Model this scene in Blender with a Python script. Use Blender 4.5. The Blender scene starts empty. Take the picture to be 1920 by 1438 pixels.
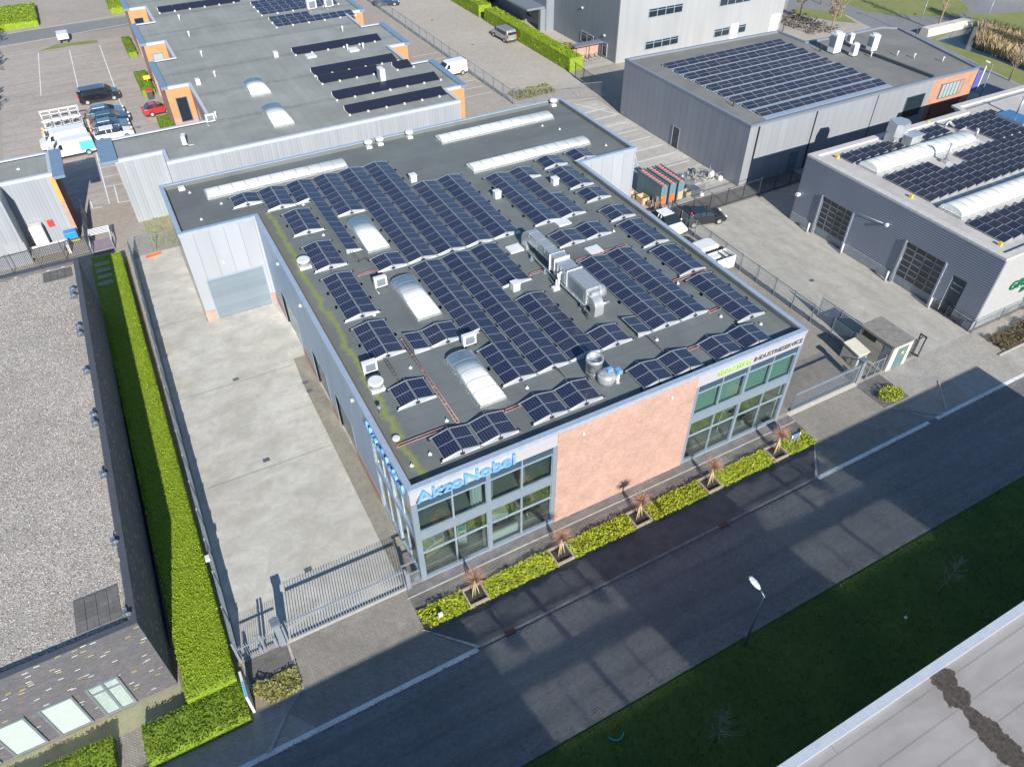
import bpy, math, random
from mathutils import Vector, Matrix
R = random.Random(7)
rad = math.radians
scene = bpy.context.scene
col = scene.collection

# ---------------------------------------------------------------- helpers
class MB:
    def __init__(s):
        s.v = []; s.f = []; s.m = []; s.sm = []
    def face(s, pts, mi=0, smooth=False):
        b = len(s.v); s.v += [tuple(p) for p in pts]; s.f.append(tuple(range(b, b+len(pts)))); s.m.append(mi); s.sm.append(smooth)
    def box(s, x0, y0, z0, x1, y1, z1, mi=0, top=None):
        b = len(s.v)
        s.v += [(x0,y0,z0),(x1,y0,z0),(x1,y1,z0),(x0,y1,z0),(x0,y0,z1),(x1,y0,z1),(x1,y1,z1),(x0,y1,z1)]
        for i, q in enumerate(((0,3,2,1),(4,5,6,7),(0,1,5,4),(1,2,6,5),(2,3,7,6),(3,0,4,7))):
            s.f.append(tuple(b+k for k in q)); s.m.append(top if (top is not None and i == 1) else mi); s.sm.append(False)
        return s
    def cbox(s, cx, cy, cz, sx, sy, sz, mi=0):
        return s.box(cx-sx/2, cy-sy/2, cz-sz/2, cx+sx/2, cy+sy/2, cz+sz/2, mi)
    def prism(s, poly, z0, z1, mi=0, top=None, bottom=True):
        n = len(poly); b = len(s.v)
        a = sum(poly[i][0]*poly[(i+1)%n][1]-poly[(i+1)%n][0]*poly[i][1] for i in range(n))
        if a < 0: poly = poly[::-1]
        s.v += [(x,y,z0) for x,y in poly] + [(x,y,z1) for x,y in poly]
        s.f.append(tuple(b+n+i for i in range(n))); s.m.append(mi if top is None else top); s.sm.append(False)
        if bottom: s.f.append(tuple(b+n-1-i for i in range(n))); s.m.append(mi); s.sm.append(False)
        for i in range(n):
            j = (i+1) % n
            s.f.append((b+i, b+j, b+n+j, b+n+i)); s.m.append(mi); s.sm.append(False)
        return s
    def extr(s, prof, axis, a0, a1, mi=0, smooth=False):
        # profile of (u, z) pairs extruded along axis 'x' (u = y) or 'y' (u = x)
        n = len(prof); b = len(s.v)
        for a in (a0, a1):
            for u, z in prof: s.v.append((a,u,z) if axis == 'x' else (u,a,z))
        s.f.append(tuple(b+i for i in range(n))); s.f.append(tuple(b+2*n-1-i for i in range(n))); s.m += [mi,mi]; s.sm += [False,False]
        for i in range(n):
            j = (i+1) % n
            s.f.append((b+i, b+n+i, b+n+j, b+j)); s.m.append(mi); s.sm.append(smooth)
        return s
    def tube(s, p0, p1, r0, r1=None, n=8, mi=0, caps=True, smooth=True):
        r1 = r0 if r1 is None else r1
        p0 = Vector(p0); p1 = Vector(p1); d = (p1-p0)
        if d.length < 1e-6: return s
        d.normalize(); u = d.orthogonal().normalized(); w = d.cross(u); b = len(s.v)
        for p, r in ((p0,r0),(p1,r1)):
            for i in range(n):
                a = 2*math.pi*i/n; s.v.append(tuple(p + (u*math.cos(a)+w*math.sin(a))*r))
        for i in range(n):
            j = (i+1) % n
            s.f.append((b+i,b+j,b+n+j,b+n+i)); s.m.append(mi); s.sm.append(smooth)
        if caps:
            s.f.append(tuple(b+n-1-i for i in range(n))); s.f.append(tuple(b+n+i for i in range(n))); s.m += [mi,mi]; s.sm += [False,False]
        return s
    def lathe(s, cx, cy, prof, n=20, mi=0, smooth=True):
        b = len(s.v)
        for r, z in prof:
            for i in range(n):
                a = 2*math.pi*i/n; s.v.append((cx+r*math.cos(a), cy+r*math.sin(a), z))
        for k in range(len(prof)-1):
            for i in range(n):
                j = (i+1) % n
                s.f.append((b+k*n+i, b+k*n+j, b+(k+1)*n+j, b+(k+1)*n+i)); s.m.append(mi); s.sm.append(smooth)
        s.f.append(tuple(b+(len(prof)-1)*n+i for i in range(n))); s.m.append(mi); s.sm.append(False)
        s.f.append(tuple(b+n-1-i for i in range(n))); s.m.append(mi); s.sm.append(False)
        return s
    def mesh(s, name, mats, off=(0,0,0)):
        me = bpy.data.meshes.new(name)
        ox, oy, oz = off
        me.from_pydata([(x-ox,y-oy,z-oz) for x,y,z in s.v], [], s.f)
        for m in mats: me.materials.append(m)
        me.polygons.foreach_set('material_index', s.m)
        me.polygons.foreach_set('use_smooth', s.sm)
        me.update()
        return me
    def build(s, name, mats, parent=None, bevel=0, label=None):
        if not isinstance(mats, (list, tuple)): mats = [mats]
        off = wloc(parent) if parent else (0,0,0)
        o = bpy.data.objects.new(name, s.mesh(name, mats, off)); col.objects.link(o)
        if parent: o.parent = parent
        if bevel:
            md = o.modifiers.new('bevel', 'BEVEL'); md.width = bevel; md.segments = 2; md.limit_method = 'ANGLE'
        if label: o['label'] = label
        return o

def wloc(o):
    v = Vector((0,0,0))
    while o is not None:
        v += o.location; o = o.parent
    return tuple(v)

def thing(name, label, cat, loc=(0,0,0), group=None, kind=None):
    o = bpy.data.objects.new(name, None); col.objects.link(o); o.location = loc; o.empty_display_size = .2
    return tag(o, label, cat, group, kind)
def tag(o, label=None, cat=None, group=None, kind=None):
    if label: o['label'] = label
    if cat: o['category'] = cat
    if group: o['group'] = group
    if kind: o['kind'] = kind
    return o
def copy_thing(src, loc, rz, label, group=None):
    r = src.copy(); col.objects.link(r); r.location = loc; r.rotation_euler = (0,0,rz); r['label'] = label
    if group: r['group'] = group
    for ch in list(src.children):
        c = ch.copy(); col.objects.link(c); c.parent = r
        for g in ch.children:
            d = g.copy(); col.objects.link(d); d.parent = c
    return r

# ---------------------------------------------------------------- materials
class NT:
    def __init__(s, name):
        s.mat = bpy.data.materials.new(name); s.mat.use_nodes = True
        s.n = s.mat.node_tree.nodes; s.l = s.mat.node_tree.links
        s.b = s.n['Principled BSDF']; s.out = s.n['Material Output']
        s.tc = s.n.new('ShaderNodeTexCoord')
        s.co = s.tc.outputs['Object']
    def new(s, t, **kw):
        n = s.n.new(t)
        for k, v in kw.items(): setattr(n, k, v)
        return n
    def link(s, a, b): s.l.new(a, b)
    def noise(s, scale, detail=4, rough=.55, vec=None, dist=0):
        n = s.new('ShaderNodeTexNoise'); n.inputs['Scale'].default_value = scale; n.inputs['Detail'].default_value = detail
        n.inputs['Roughness'].default_value = rough; n.inputs['Distortion'].default_value = dist
        s.link(vec or s.co, n.inputs['Vector']); return n.outputs['Fac']
    def mapped(s, scale=(1,1,1), rot=(0,0,0), loc=(0,0,0)):
        m = s.new('ShaderNodeMapping'); m.inputs['Scale'].default_value = scale; m.inputs['Rotation'].default_value = rot
        m.inputs['Location'].default_value = loc; s.link(s.co, m.inputs['Vector']); return m.outputs['Vector']
    def ramp(s, fac, stops, const=False):
        r = s.new('ShaderNodeValToRGB'); e = r.color_ramp.elements
        if const: r.color_ramp.interpolation = 'CONSTANT'
        while len(e) < len(stops): e.new(.5)
        for el, (p, c) in zip(e, stops):
            el.position = p; el.color = (c[0],c[1],c[2],1) if isinstance(c, (tuple,list)) else (c,c,c,1)
        s.link(fac, r.inputs['Fac']); return r.outputs['Color']
    def mix(s, fac, a, b, mode='MIX'):
        m = s.new('ShaderNodeMix', data_type='RGBA', blend_type=mode)
        for sock, v in ((m.inputs[0], fac), (m.inputs[6], a), (m.inputs[7], b)):
            if isinstance(v, (int,float)): sock.default_value = v
            elif isinstance(v, (tuple,list)): sock.default_value = (v[0],v[1],v[2],1)
            else: s.link(v, sock)
        return m.outputs[2]
    def math(s, op, a, b=None):
        m = s.new('ShaderNodeMath', operation=op)
        for sock, v in ((m.inputs[0], a), (m.inputs[1], b)):
            if v is None: continue
            if isinstance(v, (int,float)): sock.default_value = v
            else: s.link(v, sock)
        return m.outputs[0]
    def xyz(s):
        x = s.new('ShaderNodeSeparateXYZ'); s.link(s.co, x.inputs[0]); return x.outputs
    def bump(s, h, strength=.3, dist=.02):
        b = s.new('ShaderNodeBump'); b.inputs['Strength'].default_value = strength; b.inputs['Distance'].default_value = dist
        s.link(h, b.inputs['Height']); s.link(b.outputs['Normal'], s.b.inputs['Normal'])
    def color(s, c):
        if isinstance(c, (tuple,list)): s.b.inputs['Base Color'].default_value = (c[0],c[1],c[2],1)
        else: s.link(c, s.b.inputs['Base Color'])
    def fin(s, rough=.7, metal=0, spec=None, coat=0):
        s.b.inputs['Roughness'].default_value = rough; s.b.inputs['Metallic'].default_value = metal
        if spec is not None: s.b.inputs['Specular IOR Level'].default_value = spec
        if coat: s.b.inputs['Coat Weight'].default_value = coat; s.b.inputs['Coat Roughness'].default_value = .05
        return s.mat

def plain(name, c, rough=.6, metal=0, var=.12, scale=3., bump=0, spec=None, coat=0, dirt=None):
    t = NT(name)
    lo = tuple(x*(1-var) for x in c); hi = tuple(min(1, x*(1+var)) for x in c)
    k = t.ramp(t.noise(scale, 5), [(.3, lo), (.7, hi)])
    if dirt:
        k = t.mix(t.ramp(t.noise(.7, 6, .65), [(.45, 0), (.75, 1)]), k, dirt)
    t.color(k)
    if bump: t.bump(t.noise(40, 3), bump, .01)
    return t.fin(rough, metal, spec, coat)

def ground_mat(name, c1, c2, big=.12, fine=9., stain=None, rough=.9, bump=.15, joints=None, jc=.75, grit=.18, streak=None, speck=0, tyre=None):
    t = NT(name)
    k = t.mix(t.ramp(t.noise(big, 6, .6, dist=.6), [(.3, 0), (.7, 1)]), c1, c2)
    k = t.mix(1., k, t.ramp(t.noise(fine*4, 2, .7), [(.25, 1-grit), (.75, 1+grit)]), 'MULTIPLY')
    k = t.mix(1., k, t.ramp(t.noise(1.1, 7, .7, dist=1.2), [(.3, .86), (.7, 1.1)]), 'MULTIPLY')
    if streak:
        k = t.mix(1., k, t.ramp(t.noise(.8, 6, .6, vec=t.mapped(streak), dist=.4), [(.35, .86), (.65, 1.08)]), 'MULTIPLY')
    if speck:
        z_ = t.ramp(t.noise(.22, 5, .6, vec=t.mapped((.5,1.6,1), loc=(3,8,0)), dist=.8), [(.5, 0), (.66, 1)])
        sp = t.ramp(t.noise(7, 3, .8), [(.56, 0), (.64, 1)])
        k = t.mix(t.math('MULTIPLY', t.math('MULTIPLY', z_, sp), speck), k, tuple(x*.45 for x in c1))
    if tyre:
        X, Y, Z = t.xyz(); u = Y if tyre == 'y' else X
        w = t.math('ABSOLUTE', t.math('SINE', t.math('MULTIPLY', t.math('ADD', u, t.math('MULTIPLY', t.noise(.08, 2), 2.)), 1.7)))
        k = t.mix(1., k, t.ramp(w, [(0, .90), (.35, 1.0), (1, 1.04)]), 'MULTIPLY')
    if stain:
        k = t.mix(t.ramp(t.noise(.35, 7, .7, vec=t.mapped(loc=(9,4,2))), [(.52, 0), (.72, .8)]), k, stain)
    h = t.noise(30, 3)
    if joints:
        b = t.new('ShaderNodeTexBrick'); b.offset = joints[3]; b.inputs['Scale'].default_value = 1
        b.inputs['Brick Width'].default_value = joints[0]; b.inputs['Row Height'].default_value = joints[1]
        b.inputs['Mortar Size'].default_value = joints[2]; b.inputs['Mortar Smooth'].default_value = .3
        b.inputs['Color1'].default_value = (1,1,1,1); b.inputs['Color2'].default_value = (.8,.8,.8,1); b.inputs['Mortar'].default_value = (jc,jc,jc,1)
        rot = joints[4] if len(joints) > 4 else 0
        t.link(t.mapped(rot=(0,0,rot)), b.inputs['Vector'])
        k = t.mix(1., k, b.outputs['Color'], 'MULTIPLY')
    t.color(k)
    t.bump(h, bump, .01)
    return t.fin(rough)

def panel_mat(name, c, pitch=1.1, seam=.03, rough=.35, metal=.0, ribs=0, seamc=.55, horiz=False, spec=.5, var=.06):
    t = NT(name); X, Y, Z = t.xyz()
    u = Z if horiz else t.math('ADD', X, Y)
    fr = t.math('FRACT', t.math('MULTIPLY', u, 1/pitch))
    line = t.math('LESS_THAN', fr, seam/pitch)
    cell = t.new('ShaderNodeTexWhiteNoise', noise_dimensions='1D'); t.link(t.math('FLOOR', t.math('MULTIPLY', u, 1/pitch)), cell.inputs['W'])
    k = t.mix(cell.outputs['Value'], tuple(x*(1-var) for x in c), tuple(min(1, x*(1+var)) for x in c))
    k = t.mix(1., k, t.ramp(t.noise(.5, 6, .6, vec=t.mapped((1,1,.25))), [(.3, .93), (.7, 1.05)]), 'MULTIPLY')
    k = t.mix(line, k, tuple(x*seamc for x in c))
    if ribs:
        w = t.math('SINE', t.math('MULTIPLY', u, 2*math.pi/ribs))
        k = t.mix(1., k, t.ramp(t.math('ADD', t.math('MULTIPLY', w, .5), .5), [(0, .9), (1, 1.03)]), 'MULTIPLY')
        t.bump(w, .5, .012)
    t.color(k)
    return t.fin(rough, metal, spec)

def bitumen(name, c, bands=None, seam=1.0, axis='y', mossy=None, grit=.12):
    t = NT(name); X, Y, Z = t.xyz()
    u, v = (Y, X) if axis == 'y' else (X, Y)
    b = t.new('ShaderNodeTexBrick'); b.offset = .37; b.inputs['Scale'].default_value = 1
    b.inputs['Brick Width'].default_value = 9.; b.inputs['Row Height'].default_value = seam; b.inputs['Mortar Size'].default_value = .022
    b.inputs['Mortar Smooth'].default_value = .6
    b.inputs['Color1'].default_value = (1,1,1,1); b.inputs['Color2'].default_value = (.93,.93,.93,1); b.inputs['Mortar'].default_value = (.74,.74,.74,1)
    t.link(t.mapped(rot=(0,0,0 if axis == 'y' else math.pi/2)), b.inputs['Vector'])
    k = t.mix(t.ramp(t.noise(.16, 6, .6, dist=1), [(.32, 0), (.68, 1)]), tuple(x*.86 for x in c), tuple(x*1.14 for x in c))
    k = t.mix(1., k, b.outputs['Color'], 'MULTIPLY')
    k = t.mix(1., k, t.ramp(t.noise(45, 2, .8), [(.2, 1-grit), (.8, 1+grit)]), 'MULTIPLY')
    k = t.mix(t.ramp(t.noise(.9, 7, .7), [(.56, 0), (.74, .45)]), k, (c[0]*1.25, c[1]*1.12, c[2]*.86))
    if bands:
        f = t.math('FRACT', t.math('DIVIDE', t.math('ADD', t.math('SUBTRACT', Y, bands[0]), t.math('MULTIPLY', t.noise(.5, 4), .9)), bands[1]))
        bd = t.ramp(t.math('ABSOLUTE', t.math('SUBTRACT', f, .5)), [(0, 1), (.035, .9), (.075, 0)])
        k = t.mix(t.math('MULTIPLY', bd, t.ramp(t.noise(2.5, 5, .75), [(.42, .1), (.62, .55)])), k, tuple(x*.45 for x in c))
    if mossy:   # moss growing along an eaves: centre line x, half width, colour
        for x0, hw, mc, amt, y1 in mossy:
            d = t.math('ABSOLUTE', t.math('SUBTRACT', t.math('ADD', X, t.math('MULTIPLY', t.math('SUBTRACT', t.noise(.5, 4), .5), 1.3)), x0))
            band = t.math('SUBTRACT', 1, t.math('DIVIDE', d, hw))
            band = t.math('ADD', band, t.math('MULTIPLY', t.math('SUBTRACT', t.noise(2.2, 6, .7), .5), 1.6))
            lim = t.math('LESS_THAN', Y, y1)
            k = t.mix(t.math('MULTIPLY', lim, t.ramp(band, [(.35, 0), (.95, amt)])), k, mc)
    t.color(k); t.bump(t.noise(60, 2), .25, .006)
    return t.fin(.85, spec=.3)

def brickwall(name, c1, c2, mortar, bw=.22, rh=.065, ms=.012, accents=None, mot=.13):
    t = NT(name)
    b = t.new('ShaderNodeTexBrick'); b.inputs['Scale'].default_value = 1
    b.inputs['Brick Width'].default_value = bw; b.inputs['Row Height'].default_value = rh; b.inputs['Mortar Size'].default_value = ms
    b.inputs['Bias'].default_value = 0
    X, Y, Z = t.xyz(); cb = t.new('ShaderNodeCombineXYZ'); t.link(t.math('ADD', X, Y), cb.inputs[0]); t.link(Z, cb.inputs[1])
    t.link(cb.outputs[0], b.inputs['Vector'])
    if accents:
        b.inputs['Color1'].default_value = (0,0,0,1); b.inputs['Color2'].default_value = (1,1,1,1); b.inputs['Mortar'].default_value = (.5,.5,.5,1)
        k = t.ramp(b.outputs['Color'], accents, True)
        k = t.mix(b.outputs['Fac'], k, mortar)
    else:
        b.inputs['Color1'].default_value = (*c1,1); b.inputs['Color2'].default_value = (*c2,1); b.inputs['Mortar'].default_value = (*mortar,1)
        k = b.outputs['Color']
    k = t.mix(1., k, t.ramp(t.noise(.7, 6, .65, dist=1), [(.3, 1-mot), (.7, 1+mot)]), 'MULTIPLY')
    k = t.mix(1., k, t.ramp(t.noise(9, 3, .65), [(.3, .9), (.7, 1.1)]), 'MULTIPLY')
    t.color(k); t.bump(b.outputs['Fac'], -.4, .008)
    return t.fin(.85)

def leafy(name, cols, scale=3., rough=.6, trans=.15):
    t = NT(name)
    g = t.new('ShaderNodeNewGeometry')
    wn = t.new('ShaderNodeTexWhiteNoise', noise_dimensions='1D'); t.link(g.outputs['Random Per Island'], wn.inputs['W'])
    k = t.ramp(wn.outputs['Value'], [(i/(len(cols)-1), c) for i, c in enumerate(cols)])
    k = t.mix(1., k, t.ramp(t.noise(scale, 4), [(.3, .78), (.7, 1.18)]), 'MULTIPLY')
    k = t.mix(t.ramp(t.noise(.6, 6, .7), [(.56, 0), (.75, .4)]), k, tuple((a+b_)/2 for a, b_ in zip(cols[-1], (.26,.2,.07))))
    t.color(k)
    return t.fin(rough, spec=.3)

def glass_mat(name, tint, refl=.12, rough=.07):
    t = NT(name)
    tr = t.new('ShaderNodeBsdfTransparent'); tr.inputs['Color'].default_value = (*tint, 1)
    gl = t.new('ShaderNodeBsdfGlossy'); gl.inputs['Roughness'].default_value = rough; gl.inputs['Color'].default_value = (.95,1,.98,1)
    lw = t.new('ShaderNodeLayerWeight'); lw.inputs['Blend'].default_value = .35
    f = t.ramp(lw.outputs['Fresnel'], [(0, refl), (.9, .95)])
    ms = t.new('ShaderNodeMixShader'); t.link(f, ms.inputs[0]); t.link(tr.outputs[0], ms.inputs[1]); t.link(gl.outputs[0], ms.inputs[2])
    t.link(ms.outputs[0], t.out.inputs['Surface'])
    return t.mat

def pv_mat(name, cell=(.011,.017,.042), line=(.20,.23,.31), w=.165, mid=True):
    t = NT(name); X, Y, Z = t.xyz()
    def ln(u, p, th):
        fr = t.math('FRACT', t.math('ADD', t.math('MULTIPLY', u, 1/p), .5))
        return t.math('LESS_THAN', t.math('ABSOLUTE', t.math('SUBTRACT', fr, .5)), th/p/2)
    lines = t.math('MAXIMUM', ln(X, w, .012), ln(Y, w*.5, .005))
    k = t.mix(t.ramp(t.noise(3, 2), [(.3, 0), (.7, 1)]), tuple(x*.8 for x in cell), tuple(x*1.25 for x in cell))
    k = t.mix(t.math('MULTIPLY', lines, .75), k, line)
    if mid: k = t.mix(t.math('LESS_THAN', t.math('ABSOLUTE', Y), .012), k, (.5,.52,.56))
    oi = t.new('ShaderNodeObjectInfo')
    k = t.mix(1., k, t.ramp(oi.outputs['Random'], [(0, (.8,.84,.95)), (1, (1.25,1.15,1.1))]), 'MULTIPLY')
    t.color(k)
    return t.fin(.22, spec=.55)

GR = .15
m = {}
m['ground'] = ground_mat('paved_ground', (.36,.32,.275), (.43,.385,.34), .05, 6, rough=.9, joints=(.2,.1,.012,.5), jc=.8)
m['lot'] = ground_mat('parking_paving', (.40,.355,.315), (.47,.42,.375), .05, 6, joints=(.2,.1,.01,.5), jc=.85, streak=(.15,2.,1), speck=.3)
m['lot_right'] = ground_mat('right_lot_paving', (.43,.385,.33), (.50,.45,.39), .07, 6, joints=(.2,.1,.01,.5), jc=.86)
m['driveway'] = ground_mat('driveway_pavers', (.27,.25,.215), (.35,.32,.285), .25, 6, joints=(.22,.11,.016,.5,.785), jc=.62, stain=(.22,.2,.17), speck=.5)
m['yard'] = ground_mat('yard_concrete', (.45,.43,.375), (.545,.53,.485), .11, 5, stain=(.38,.35,.27), grit=.08, streak=(.5,.9,1), speck=.3)
m['yard_pavers'] = ground_mat('yard_pavers', (.27,.25,.205), (.35,.325,.27), .3, 6, joints=(.2,.1,.014,.5,.785), jc=.66)
m['road'] = ground_mat('road_asphalt', (.18,.18,.178), (.225,.225,.22), .08, 8, joints=(.21,.105,.012,.5), jc=.72, grit=.28, streak=(.08,1.5,1), speck=.7, tyre='y')
m['walk'] = ground_mat('dark_pavers', (.125,.12,.115), (.19,.18,.17), .5, 6, joints=(.6,.3,.014,.5), jc=.6)
m['darkstrip'] = ground_mat('dark_slabs', (.11,.11,.11), (.145,.145,.145), .3, 6, joints=(.6,.4,.02,.5), jc=.8)
m['granite'] = ground_mat('granite_chippings', (.13,.125,.12), (.21,.2,.195), 1., 14, grit=.5)
m['asphalt'] = ground_mat('far_asphalt', (.19,.195,.2), (.235,.24,.245), .06, 8, grit=.12)
m['kerb'] = plain('kerb_stone', (.4,.38,.35), .9, var=.2)
m['paint'] = plain('road_paint', (.72,.72,.70), .8, var=.1, scale=8, dirt=(.5,.5,.48))
m['slabs'] = ground_mat('concrete_plates', (.42,.40,.365), (.48,.46,.43), .2, 5, joints=(30,2.,.06,0,-.0), jc=1.12, grit=.06)
m['ryard'] = ground_mat('right_yard_concrete', (.36,.345,.305), (.42,.40,.36), .12, 5, stain=(.38,.355,.3), grit=.06, streak=(1.2,.4,1), speck=.2)
m['soil'] = ground_mat('soil', (.2,.16,.11), (.3,.25,.17), .5, 9, grit=.4)
m['weedy'] = ground_mat('weedy_ground', (.33,.3,.22), (.28,.3,.16), .4, 9, grit=.35, stain=(.4,.28,.15))
m['grass'] = ground_mat('grass', (.075,.115,.022), (.11,.15,.03), .3, 14, grit=.45, bump=.6)
m['grass_dry'] = ground_mat('bank_grass', (.16,.2,.05), (.24,.24,.09), .2, 9, grit=.35, bump=.5)
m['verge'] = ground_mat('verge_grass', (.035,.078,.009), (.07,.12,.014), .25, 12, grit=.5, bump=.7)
m['gravel'] = ground_mat('roof_gravel', (.34,.305,.265), (.42,.38,.34), .2, 3.2, grit=.75, bump=.8, stain=(.28,.26,.24))
m['bitumen'] = bitumen('roof_bitumen', (.145,.162,.162), mossy=[(.45,.55,(.17,.15,.10),.7,32),(1.15,.5,(.24,.27,.07),.85,32),(26.1,.5,(.2,.21,.1),.35,27)])
m['bitumen2'] = bitumen('roof_bitumen_back', (.275,.29,.275), axis='x', bands=(9.4,8.0))
m['bitumen3'] = bitumen('roof_bitumen_right', (.20,.20,.19), axis='y')
m['bitumen4'] = bitumen('roof_bitumen_pale', (.47,.445,.42), axis='x', seam=1.5)
m['coping'] = plain('coping_metal', (.36,.43,.53), .4, .2, var=.08)
m['coping_w'] = plain('coping_white', (.48,.52,.58), .4, .1, var=.06)
m['coping_d'] = plain('coping_grey', (.25,.28,.33), .4, .3, var=.08)
m['coping_b'] = plain('coping_blue', (.19,.28,.38), .4, .2, var=.08)
m['clad'] = panel_mat('light_cladding', (.345,.365,.395), 1.15, .035, .32)
m['clad_rib'] = panel_mat('ribbed_cladding', (.32,.345,.375), .3, .03, .4, ribs=.3, seamc=.82)
m['clad_s'] = panel_mat('silver_cladding_sky_tint', (.30,.40,.53), 1.15, .03, .42, .1, var=.05)  # blue of the sky on this silver wall is mixed into its colour
m['clad_grey'] = panel_mat('grey_cladding', (.25,.27,.31), 1.0, .04, .45, .1, ribs=.0, var=.035)
m['clad_pale'] = panel_mat('pale_cladding', (.27,.285,.31), 1.1, .03, .4, var=.03)
m['clad_white'] = panel_mat('white_cladding', (.335,.345,.355), .5, .02, .45, seamc=.9, var=.03)
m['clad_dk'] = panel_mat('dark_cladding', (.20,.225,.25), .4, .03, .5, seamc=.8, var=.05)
m['tray'] = plain('tray_metal', (.34,.40,.50), .45, .2, var=.12)
m['corr'] = panel_mat('corrugated_cladding', (.27,.31,.39), .2, .055, .35, .35, ribs=.2, horiz=True, var=0, seamc=.45)
m['stone'] = plain('pale_render', (.35,.355,.355), .8, var=.05)
m['fascia'] = plain('white_fascia', (.40,.39,.41), .4, var=.04)
m['alu'] = plain('window_frame', (.30,.37,.45), .35, .4, var=.06)
m['spandrel'] = plain('spandrel_panel', (.055,.10,.14), .2, .2, var=.1)
m['pink'] = brickwall('pink_brick', (.32,.165,.125), (.43,.235,.18), (.47,.36,.31), mot=.13)
m['brick_dk'] = brickwall('dark_glazed_brick', None, None, (.12,.12,.12), .26, .075, .012, accents=[(0,(.085,.082,.095)),(.42,(.115,.11,.125)),(.70,(.095,.09,.105)),(.88,(.09,.10,.2)),(.92,(.17,.11,.11)),(.958,(.42,.34,.07)),(.976,(.5,.5,.5))])
m['orange'] = brickwall('orange_brick', (.48,.215,.085), (.55,.26,.11), (.5,.27,.14))
m['orange_soft'] = brickwall('orange_brick_soft', (.40,.20,.12), (.46,.24,.15), (.4,.25,.18))
m['orange2'] = plain('orange_panel', (.72,.33,.10), .6, var=.05)
m['redbrick'] = brickwall('dark_red_brick', (.20,.06,.045), (.26,.085,.06), (.2,.12,.1))
m['tan'] = brickwall('tan_brick', (.34,.28,.2), (.42,.35,.26), (.38,.34,.28))
m['glass'] = glass_mat('office_glass', (.58,.72,.70), .28)
m['glass_up'] = glass_mat('office_glass_upper', (.60,.73,.71), .28)
m['dkglass'] = plain('dark_glass', (.02,.03,.04), .06, 0, var=.2, spec=.8)
m['lmglass'] = plain('pale_glass', (.34,.42,.40), .1, 0, var=.1, spec=.7)
m['blindw'] = plain('window_blind', (.40,.46,.45), .7, var=.03)
m['blindg'] = plain('green_blind', (.30,.42,.37), .8, var=.04)
m['door'] = panel_mat('overhead_door', (.19,.235,.275), .5, .02, .35, .1, horiz=True, seamc=.8)
m['door_t'] = panel_mat('teal_door', (.13,.22,.25), .5, .02, .2, .2, horiz=True)
m['dome'] = plain('skylight_dome', (.84,.85,.81), .5, var=.04, dirt=(.66,.66,.56))
m['domerib'] = plain('skylight_rib', (.36,.38,.39), .4)
m['white'] = plain('white_paint', (.66,.67,.67), .4, var=.04)
m['offwhite'] = plain('worn_white', (.62,.61,.58), .6, var=.1)
m['galv'] = plain('galvanised_steel', (.52,.54,.55), .32, .55, var=.14, scale=5)
m['steel'] = plain('grey_steel', (.24,.28,.32), .4, .4, var=.1)
m['steel_d'] = plain('dark_steel', (.06,.075,.09), .5, .2, var=.1)
m['steel_l'] = plain('light_steel', (.27,.31,.36), .45, .3, var=.08)
m['alu_l'] = plain('alu_rail', (.43,.455,.485), .4, .35, var=.06)
m['black'] = plain('black_rubber', (.02,.02,.022), .7, var=.1)
m['pv'] = pv_mat('solar_cells')
m['pv2'] = pv_mat('solar_cells_dark', (.022,.025,.04), (.09,.10,.13), .165, True)
m['pvblack'] = plain('black_solar', (.02,.022,.04), .25, 0, var=.1)
m['cable'] = plain('red_conduit', (.36,.20,.195), .6)
m['cable_d'] = plain('dark_conduit', (.09,.085,.085), .6)
m['leaf'] = leafy('hedge_leaves', [(.21,.30,.012), (.27,.38,.016), (.34,.45,.03), (.24,.34,.015)])
m['leafbase'] = plain('hedge_core', (.18,.27,.014), .9, var=.3, scale=12)
m['leaf_dk'] = leafy('low_hedge_leaves', [(.08,.14,.012), (.12,.19,.016), (.17,.24,.025)])
m['leaf_y'] = leafy('ground_cover_leaves', [(.13,.2,.015), (.28,.33,.02), (.42,.44,.03), (.20,.27,.02)])
m['leaf_w'] = leafy('mixed_shrub_leaves', [(.18,.17,.07), (.30,.25,.12), (.34,.34,.04), (.12,.17,.03), (.4,.33,.2)])
m['leaf_t'] = leafy('young_tree_leaves', [(.20,.20,.07), (.30,.27,.12), (.34,.30,.16)])
m['reed'] = leafy('reeds', [(.42,.32,.17), (.52,.42,.25), (.33,.25,.14)])
m['bark'] = plain('bark', (.34,.26,.17), .85, var=.25)
m['barkg'] = plain('grey_bark', (.20,.19,.17), .85, var=.25)
m['twig'] = leafy('red_brown_twigs', [(.34,.19,.13), (.50,.33,.24), (.42,.25,.17)])
m['twig_g'] = leafy('grey_twigs', [(.24,.23,.22), (.36,.35,.33)])
m['wood'] = plain('timber', (.30,.25,.19), .8, var=.2, scale=8)
m['wood_l'] = plain('pale_timber', (.5,.38,.22), .8, var=.15)
m['mulch'] = plain('mulch', (.035,.033,.032), .9, var=.4, scale=30)
m['water'] = plain('canal_water', (.03,.06,.10), .08, var=.1, spec=.6)
m['concrete'] = plain('pale_concrete', (.55,.52,.44), .85, var=.08)
m['blue_t'] = plain('letter_blue', (.15,.34,.60), .4, var=.02)
m['green_t'] = plain('letter_green', (.34,.62,.08), .4, var=.02)
m['grey_t'] = plain('letter_grey', (.12,.13,.14), .4, var=.02)
m['dgreen_t'] = plain('letter_dark_green', (.0,.14,.06), .4, var=.02)
m['tilefloor'] = ground_mat('office_floor', (.27,.29,.265), (.33,.35,.32), .5, 5, grit=.05)
m['innerwall'] = plain('office_wall', (.6,.6,.57), .8, var=.03)
m['carred'] = plain('red_car_paint', (.5,.03,.03), .25, .1, var=.03, coat=1)
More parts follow.
